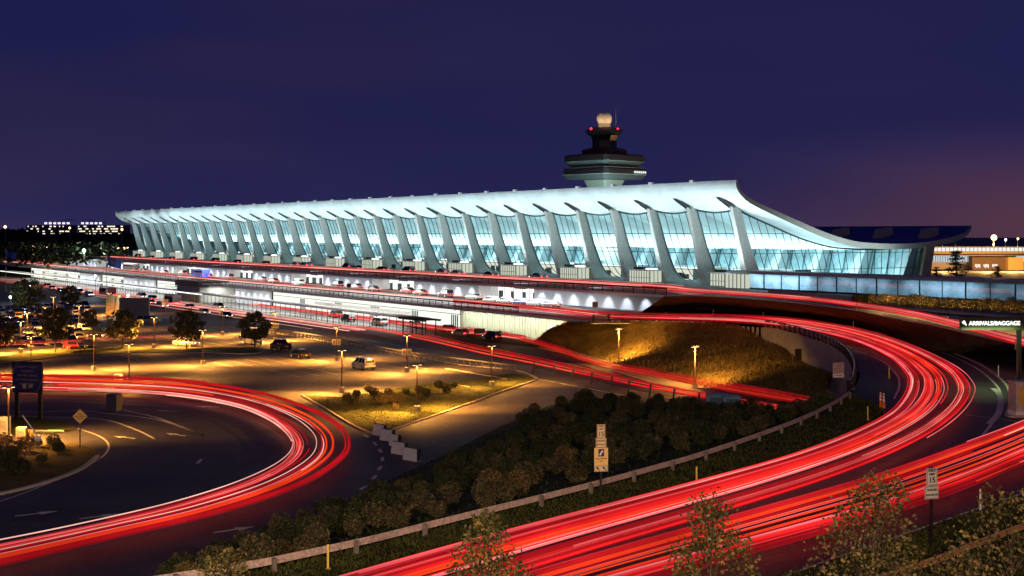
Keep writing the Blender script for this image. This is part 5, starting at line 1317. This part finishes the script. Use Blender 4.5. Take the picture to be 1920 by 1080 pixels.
# ================================================================ far background
fw = MB(); rnd = random.Random(31)
for i in range(900):
    x = rnd.uniform(-60, 262); Y = rnd.uniform(800, 1250); top = 446 - 5 * rnd.random() - (8 if x < 44 else 0)
    z = CAMZ - (top - HY) * Y / F; h = z - 10
    c = ((x - HX) / F * Y, Y, 10 + h * .5); leafball(fw, c, 16, h * .55, 22, 3.2, rnd=rnd)
stuff(tag(fw.build('distant_woods', leafd, shift=False), 'dark mass of distant trees on the horizon at the left', 'woods'))
fw = MB(); rnd = random.Random(32)
for i in range(500):
    x = rnd.uniform(-60, 215); Y = rnd.uniform(480, 700); c = ((x - HX) / F * Y, Y, 10.3 + 2); leafball(fw, c, 7, rnd.uniform(2, 5), 20, 1.0, rnd=rnd)
stuff(tag(fw.build('roadside_trees', leafd, shift=False), 'dark belt of trees behind the far left road', 'woods'))
def office(xa, xb, yb, ytop, Y, lab, roofspan, seed):
    rnd = random.Random(seed); t = thing('office_building', lab, 'office building', WY((xa + xb) / 2, 470, Y), 0)
    o0 = WY((xa + xb) / 2, 470, Y); u = Y / F; wz_ = lambda y: (470 - y) * u; X = lambda x: (x - (xa + xb) / 2) * u
    mb = MB(); mb.box((0, 9, (wz_(ytop) + wz_(yb) - 20) / 2), ((xb - xa) * u, 18, wz_(ytop) - wz_(yb) + 20)); mb.build('walls', mat('office_dark', (.05, .045, .06), .6), t)
    yy = ytop + 2.5; n = 0
    while yy < yb:
        mb = MB(); x = xa + 1
        while x < xb - 2:
            w_ = rnd.choice((1.5, 2.6, 3.6))
            if rnd.random() < (.62 if seed == 2 else .45): mb.box((X(x + w_ / 2), -.2, wz_(yy)), (w_ * u, .4, 2.1 * u))
            x += w_ + .8
        if mb.v: mb.build('window_row', emi('office_window', (1, .88, .66), 1.5), t)
        yy += 4.6
    ra, rb, ry = roofspan
    mb = MB(); up = []; 
    N = 12; pr2 = [(ra + (rb - ra) * i / N, ry - 5.5 * (math.sin(math.pi * (i / N) * .5) if seed == 1 else math.sin(math.pi * .5 * (1 - i / N)))) for i in range(N + 1)]
    for y0 in (0, 14): up.append([(X(x), y0, wz_(y)) for x, y in pr2] + [(X(x), y0, wz_(y + 1.2)) for x, y in pr2[::-1]])
    mb.loft(up); mb.build('roof', mat('office_roof', (.5, .45, .55), .6), t)
    mb = MB()
    k = ra + 3
    while k < rb: mb.box((X(k), -.3, wz_(ry + 1.6)), (5 * u, .5, 3.6 * u)); k += 8.4
    mb.build('lit_penthouse', emi('penthouse', (.85, .75, 1), 1.3), t)
office(49, 133, 441, 422, 1300, 'distant lit office block with curved roof, left of the pair on the horizon', (83, 132, 417), 1)
office(146, 234, 447, 422, 1300, 'distant lit office block with curved roof, right of the pair on the horizon', (152, 192, 417), 2)
def tall(x, y, Y, col, st, lab, r, ye=None, lit=0):
    p = WY(x, y, Y); zb = 10.3; t = thing('street_lamp', lab, 'street lamp', (p.x, p.y, zb), 0, 'tall distant street lamps')
    h = max(p.z - zb, 2.0); mb = MB(); mb.cyl((0, 0, 0), .14, h, 6, r2=.08); mb.box((0, 0, h), (r * 2.4, .3, .18)); mb.build('pole', steel, t)
    mb = MB(); mb.sphere((0, -.3, h - .1), r, 10, 8); mb.build('lamp_head', emi('lamp_%s' % lab[:6], col, st), t)
    if lit: light('POINT', (p.x, p.y - .8, p.z - .5), lit, col, shadow_soft_size=.5)
OR = (1, .58, .22)
tall(10, 425, 700, OR, 5, 'orange street lamp high on the horizon at the left edge', .75); tall(131, 427, 700, OR, 5, 'orange street lamp in front of the left office block', .6); tall(229, 430, 650, OR, 5, 'orange street lamp by the right office block', .6)
tall(63, 463, 520, OR, 7, 'glaring orange street lamp left of a close pair', .55, lit=3000); tall(86, 463, 520, OR, 7, 'glaring orange street lamp right of a close pair', .55, lit=3000)
tall(158, 469, 480, (.75, .95, 1), 10, 'white glaring street lamp at the left end of the upper deck', .6, lit=2500)
for x, l in ((205, 'first'), (213, 'second'), (222, 'third'), (233, 'fourth'), (240, 'fifth')): tall(x, 465, 560, OR, 5, '%s of five low orange street lamps left of the terminal' % l, .45)
tall(1863, 445, 420, (1, .70, .34), 12, 'glaring orange mast lamp above the concourse at the right', .95, lit=200000)
for x, y, l in ((1885, 449, 'white headed lamp right of the glaring mast lamp'), (1908, 447, 'orange lamp near the right edge above the concourse'), (1791, 450, 'thin lit pole just right of the roof tip'), (1767, 456, 'shorter thin lit pole under the roof tip')): tall(x, y, 430, (1, .75, .5), 4, l, .35 if x > 1800 else .18)
for x, y, l, e in ((48, 530, 'blue white flood lamp above the far parked cars', 1500), (20, 557, 'blue white flood lamp at the left edge among the parked cars', 900), (241, 554, 'blue white flood lamp behind the grey hoarding', 1500), (179, 517, 'white flood lamp in front of the lower wall at the left', 800)):
    p = W(x, y + 38, 0); t = thing('flood_lamp', l, 'flood lamp', tuple(p), 0); h = 38 * p.y / F; mb = MB(); mb.cyl((0, 0, 0), .09, h, 6); mb.build('pole', bronze, t); mb = MB(); mb.sphere((0, -.2, h), .3, 8, 6); mb.build('lamp_head', emi('flood_blue', (.65, .85, 1), 12), t)
    light('POINT', p + Vector((0, -.8, h)), e, (.7, .85, 1), shadow_soft_size=.4)
# concourse at the right
cc = thing('concourse', 'long low airport concourse with two lit glazed storeys at the right edge', 'building', WY(1840, 528, 345), 0)
u = 345 / F; X = lambda x: (x - 1840) * u; Zc = lambda y: (528 - y) * u
def bx(mb, xa, xb, ya, yb, d=.0, th=6, mi=0): mb.box(((X(xa) + X(xb)) / 2, d + th / 2, (Zc(ya) + Zc(yb)) / 2), ((xb - xa) * u, th, (yb - ya) * u), 0, mi)
mb = MB(); bx(mb, 1735, 2050, 462.5, 464, -.4); bx(mb, 1735, 2050, 471.5, 476, -.3); bx(mb, 1735, 2050, 478, 480, -.2); bx(mb, 1738, 2050, 463, 530, 3, 8); mb.build('walls', mat('conc_beige', (.36, .28, .22), .7, var=.1), cc)
mb = MB(); bx(mb, 1740, 2040, 464.2, 471.3, .2, 2); gg = mb.build('upper_glazing', mat('pale_lit', (.6, .65, .6), .5), cc)
mb = MB(); bx(mb, 1741, 2040, 464.4, 471.2, .1, .3); gl_ = mb.build('upper_lights', emi('conc_lights', (1, .98, .86), .95), cc)
mb = MB()
for k in range(40): bx(mb, 1742 + 7.6 * k, 1742.5 + 7.6 * k, 464, 471.5, -.1, .4)
mb.build('window_frame', bronze, gl_)
mb = MB(); bx(mb, 1741, 1818, 480, 491.5, 1, .4); bx(mb, 1909, 2040, 480, 491, 1, .4); lg = mb.build('lower_lights', emi('conc_lights2', (.62, .78, .85), .8), cc)
mb = MB()
for k in range(28): bx(mb, 1742 + 4.6 * k, 1742.6 + 4.6 * k, 480, 491.5, .8, .4)
mb.build('window_frame', bronze, lg)
mb = MB(); bx(mb, 1818, 1880, 482, 510, -2, 4); mb.build('brown_block', mat('brown_block', (.13, .075, .055), .7), cc)
mb = MB(); bx(mb, 1880, 1908, 482, 512, -4, 6); mb.build('tan_block', mat('tan_block', (.60, .38, .16), .7, var=.06), cc)
for k in range(3):
    mb = MB()
    for j in range(4): bx(mb, 1823 + 16 * k + 2.6 * j, 1824.6 + 16 * k + 2.6 * j, 495, 500 + (j % 2) * 2, -2.2, .3)
    mb.build('window_group', emi('small_win', (1, .9, .75), 1.1), cc)
for x, y in ((1770, 500), (1850, 492), (1900, 492), (1930, 500)):
    p = WY(x, y, 325); light('POINT', tuple(p), 9000, (1, .52, .14), shadow_soft_size=.6)
t = thing('shade_sail', 'pale turquoise tent roof behind the walkway at the right edge', 'tent', W(1912, 552, 10.3), 0)
mb = MB(); 
for k in range(8):
    a, b = k * math.pi / 4, (k + 1) * math.pi / 4; mb.face([(0, 0, 2.4), (2.8 * math.cos(a), 2.8 * math.sin(a), 1.3), (2.8 * math.cos(b), 2.8 * math.sin(b), 1.3)])
mb.build('canvas', mat('canvas', (.4, .7, .65), .7), t); mb = MB(); mb.cyl((0, 0, 0), .05, 2.4, 6); mb.build('pole', steel, t)
# ================================================================ long light trails of the traffic
TM = [trailmat('trail_red', (1, .018, .020), 1.05, 1), trailmat('trail_deep', (.62, .008, .014), .8, .75), trailmat('trail_haze', (.75, .012, .02), .6, .28),
      trailmat('trail_pink', (1, .16, .17), 1.1, 1), trailmat('trail_white', (1, .52, .40), 1.25, 1), trailmat('trail_orange', (1, .06, .012), 1.05, 1), trailmat('trail_warm', (1, .30, .14), 1.0, .7)]
def stream(name, label, inner, outer, z, n, tdist, seed, rr=(.03, .11), wts=(6, 4, 4, 3, 1.2, 2, 0), full=.45, N=150, wz=0.5, zf=None, world=False):
    rnd = random.Random(seed); mb = MB()
    f = (lambda q: [Vector(p) for p in q]) if world else (lambda q: [W(p[0], p[1], (z if zf is None else zf(p[0])) ) for p in q])
    A = resample(cat(f(inner), 10), N); Bq = resample(cat(f(outer), 10), N)
    # parallel cars: pairs of lamps
    lanes = [tdist(rnd) for _ in range(max(4, n // 5))]
    for k in range(n):
        t0 = min(1, max(0, rnd.choice(lanes) + rnd.gauss(0, .012))) if rnd.random() < .8 else tdist(rnd); amp = rnd.uniform(0, .03); ph = rnd.uniform(0, 6)
        s, e = 0, N
        if rnd.random() > full:
            s = int(rnd.uniform(0, .7) * N); e = min(N, s + int(rnd.uniform(.12, .6) * N))
        if e - s < 5: continue
        mi = rnd.choices(range(7), wts)[0]
        r = .68 * rnd.uniform(*rr) * (.6 if mi in (3, 4, 6) else 1.0) * (1.5 if mi == 2 else 1)
        dz = rnd.choice((0, 0, .08, -.1, .3 if rnd.random() < .3 else 0, .6 if rnd.random() < .25 else 0)); rv = r * rnd.uniform(.6, 1.6) if mi != 2 else rnd.uniform(.12, .35)
        pts = []
        for i in range(s, e):
            t = t0 + amp * math.sin(ph + i * .03)
            pts.append(A[i].lerp(Bq[i], t) + Vector((0, 0, dz * wz)))
        mb.tube(pts, r, 5, mi, rv=rv)
    o = mb.build(name, TM, shift=False); stuff(tag(o, label, 'light trails'))
    return o
dense = lambda lo, hi, p, lo2, hi2: (lambda r: r.uniform(lo, hi) if r.random() < p else r.uniform(lo2, hi2))
S1i = [(-200, 722), (0, 728), (100, 731), (250, 736), (360, 746), (450, 764), (510, 790), (544, 820), (546, 848), (515, 877), (440, 912), (320, 950), (160, 988), (0, 1021), (-200, 1058)]
S1o = [(-200, 702), (0, 703), (100, 704), (250, 708), (380, 717), (500, 738), (590, 768), (640, 798), (657, 828), (642, 860), (570, 906), (420, 957), (220, 1004), (0, 1056), (-200, 1096)]
stream('light_trails', 'red and pink light trails sweeping round the loop road at the left', S1i, S1o, .75, 40, dense(0, .5, 1, 0, 1), 15, (.03, .10), (5, 4, 4, 8, 3.5, 1, .5), .45)
stream('light_trails', 'single outer red light trails of the left loop road', S1i, S1o, .75, 9, dense(.93, 1.0, .55, .55, .72), 2, (.05, .13), (6, 3, 3, 0, 0, 2, 0), .8)
S2i = [(850, 566), (1000, 580), (1100, 590), (1180, 595), (1280, 598), (1400, 603), (1500, 615), (1590, 635), (1660, 665), (1696, 697), (1701, 725), (1672, 768), (1600, 808), (1480, 853), (1300, 903), (1100, 955), (900, 1007), (620, 1085), (350, 1160)]
S2o = [(850, 562), (1000, 574), (1100, 583), (1180, 588), (1280, 590), (1400, 592), (1500, 598), (1600, 613), (1700, 641), (1790, 680), (1833, 715), (1834, 745), (1800, 787), (1730, 833), (1600, 890), (1400, 955), (1150, 1030), (950, 1092), (700, 1170)]
stream('light_trails', 'broad bundle of red light trails sweeping round the ramp bend', S2i, S2o, ZT + .75, 58, dense(0, .55, 1, 0, 1), 3, (.03, .11), (8, 6, 4, 7, 2.0, 2, 0), .45, 190)
stream('light_trails', 'outer red light trails of the ramp bend', S2i, S2o, ZT + .75, 20, dense(.72, 1.0, .85, .5, .75), 4, (.04, .12), (6, 4, 4, 2, 1.5, 3, .5), .5, 190)
S3i = [(2250, 640), (2060, 728), (1920, 788), (1800, 833), (1650, 885), (1450, 943), (1200, 1013), (1000, 1070), (800, 1130)]
S3o = [(2300, 730), (2060, 820), (1920, 872), (1800, 922), (1650, 972), (1500, 1012), (1350, 1052), (1200, 1092), (1000, 1150)]
stream('light_trails', 'wide band of red light trails crossing the foreground road', S3i, S3o, ZT + .75, 66, dense(0, .8, .8, .8, 1), 5, (.025, .09), (8, 7, 4, 7, 1.2, 2, 0), .45, 90)
za = 10.3 + .7
S4i = [tuple(BF(a, 133, za)) for a in (900, 700, 500, 350, 250, 200, 170)] + [tuple(W(*p)) for p in ((1300, 547, 10.85), (1440, 556, 10.75), (1560, 567, 10.6), (1700, 590, 10.0), (1790, 612, 9.5), (1850, 629, 9.2), (1960, 660, 8.8))]
S4o = [tuple(BF(a, 147, za)) for a in (900, 700, 500, 350, 250, 200, 170)] + [tuple(W(*p)) for p in ((1300, 541, 10.95), (1440, 551, 10.85), (1560, 562, 10.7), (1700, 580, 10.2), (1790, 599, 9.7), (1850, 615, 9.4), (1960, 642, 9.0))]
stream('light_trails', 'red and pink light trails along the upper departures road', S4i, S4o, 0, 60, dense(.0, .8, 1, 0, 1), 6, (.05, .09), (1, 0, 2, 9, 5, 0, 4), .35, 170, world=True)
S5i = [tuple(BF(a, 127.5, ZT + .7)) for a in (900, 700, 500, 400, 300, 240, 200)] + [tuple(W(1130, 594, ZT + .7))]
S5o = [tuple(BF(a, 140, ZT + .7)) for a in (900, 700, 500, 400, 300, 240, 205)] + [tuple(W(1130, 589, ZT + .7))]
stream('light_trails', 'pale red light trails along the middle arrivals deck', S5i, S5o, 0, 46, dense(.0, 1, 1, 0, 1), 7, (.04, .07), (0, 0, 2, 6, 8, 0, 4), .15, 120, world=True)
S6i = [(625, 612), (700, 619), (800, 640), (900, 664), (1000, 684), (1100, 706), (1200, 727), (1300, 744), (1400, 760), (1500, 775)]
S6o = [(610, 607), (700, 614), (800, 630), (900, 652), (1000, 672), (1100, 694), (1200, 714), (1300, 733), (1400, 750), (1500, 764)]
stream('light_trails', 'red light trails on the near lane of the lower road', S6i, S6o, .7, 13, dense(0, 1, 1, 0, 1), 8, (.03, .07), (6, 6, 5, 2, .3, 3, 1), .7, 110)
S7i = [(800, 618), (900, 624), (980, 640), (1050, 662), (1120, 686), (1220, 706), (1320, 726), (1430, 746), (1545, 762)]
S7o = [(800, 612), (900, 617), (960, 626), (1040, 648), (1120, 676), (1220, 694), (1320, 712), (1430, 730), (1545, 752)]
stream('light_trails', 'thin red light trails curving along the foot of the lit grass slope', S7i, S7o, .7, 8, dense(0, 1, 1, 0, 1), 9, (.03, .06), (6, 5, 5, 1, .3, 4, 2), .75, 90)
S8i = [(-100, 655), (0, 649), (100, 644), (200, 637), (300, 633), (420, 630)]; S8o = [(-100, 651), (0, 645), (100, 640), (200, 633), (300, 630), (420, 627)]
stream('light_trails', 'thin red light trails crossing the parking lot in front of the trees', S8i, S8o, .7, 6, dense(0, 1, 1, 0, 1), 10, (.03, .07), (4, 4, 2, 5, 0, 1, 4), .6, 50)
S9i = [tuple(BF(a, 106, .75)) for a in (620, 520, 420, 330, 270, 230)]; S9o = [tuple(BF(a, 120, .75)) for a in (620, 520, 420, 330, 270, 230)]
stream('light_trails', 'white and red light trails on the lowest road at the left', S9i, S9o, 0, 46, dense(0, 1, 1, 0, 1), 11, (.04, .10), (1, 1, 2, 5, 8, 0, 5), 0, 90, world=True)
S10i = [tuple(BF(a, 128, .75)) for a in (330, 280, 240, 215, 195)]; S10o = [tuple(BF(a, 133, .75)) for a in (330, 280, 240, 215, 200)]
stream('light_trails', 'bright pink light trails under the deck before the fluted wall', S10i, S10o, 0, 30, dense(0, 1, 1, 0, 1), 12, (.06, .18), (4, 2, 4, 7, 3, 1, 3), .3, 60, world=True)

# grass tufts
def tufts(name, label, fn, n, s, m, seed):
    rnd = random.Random(seed); mb = MB()
    for _ in range(n):
        p = fn(rnd)
        if p is None: continue
        for k in range(3):
            a = rnd.uniform(0, 6.28); l = s * rnd.uniform(.5, 1.3); d = Vector((math.cos(a), math.sin(a), 0)) * s * .22; q = Vector((rnd.uniform(-.5, .5), rnd.uniform(-.5, .5), 1)) * l
            mb.face([p - d, p + d, p + q])
    stuff(tag(mb.build(name, m, shift=False), label, 'grass'))
def on_slope(r):
    i = r.randint(0, 38); j = r.randint(0, 7); u, v = r.random(), r.random()
    return gslope[i][j].lerp(gslope[i + 1][j], u).lerp(gslope[i][j + 1].lerp(gslope[i + 1][j + 1], u), v)
tufts('grass_tufts', 'rough dry grass on the lamp lit slope inside the ramp', on_slope, 9000, .34, drygrass, 1)
def on_emb(r): return slope_pt(r.random() * .98, r.random())
tufts('grass_tufts', 'dark rough grass on the embankment between the shrubs', on_emb, 5000, .2, darkgrass, 2)
vt_ = [p.copy() for p in topw[:50]]; vb_ = resample(cat(B(vin, ZT), 4), 50)
def on_verge(r):
    i = r.randint(0, 48); f_ = r.random(); return vt_[i].lerp(vt_[i + 1], f_).lerp(vb_[i].lerp(vb_[i + 1], f_), r.random() * .96)
tufts('grass_tufts', 'dark grass verge between the long guardrail and the red road', on_verge, 9000, .14, grass_m, 3)
ga = resample([W(1330, 1120, ZT), W(1480, 1084, ZT), W(1600, 1046, ZT), W(1680, 1016, ZT), W(1800, 975, ZT), W(1920, 934, ZT), W(2050, 890, ZT)], 40)
def on_bank(r):
    p = ga[r.randint(0, 38)].lerp(ga[min(39, 1 + r.randint(0, 38))], 0); q = p + Vector((r.uniform(-1, 1), -r.random() ** 1.4 * 22, .02)); return q
tufts('grass_tufts', 'grass on the near bank at the bottom right corner', on_bank, 12000, .16, grass_m, 4)
isl = [(565, 741), (640, 744), (700, 735), (790, 721), (870, 714), (960, 700), (1000, 707), (1003, 713), (900, 750), (738, 805), (700, 812), (662, 797), (610, 765)]
def inpoly(x, y, P):
    c = False
    for (x1, y1), (x2, y2) in zip(P, P[1:] + P[:1]):
        if (y1 > y) != (y2 > y) and x < (x2 - x1) * (y - y1) / (y2 - y1) + x1: c = not c
    return c
def on_isl(r):
    x, y = r.uniform(565, 1003), r.uniform(700, 812)
    return W(x, y, .1) if inpoly(x, y, isl) else None
tufts('grass_tufts', 'lamp lit grass of the island between parking lot and drive', on_isl, 12000, .12, grass_m, 5)
for o in bpy.data.objects:
    if 'label' in o.keys() and not (4 <= len(o['label'].split()) <= 16): print('LABEL', len(o['label'].split()), o['label'])
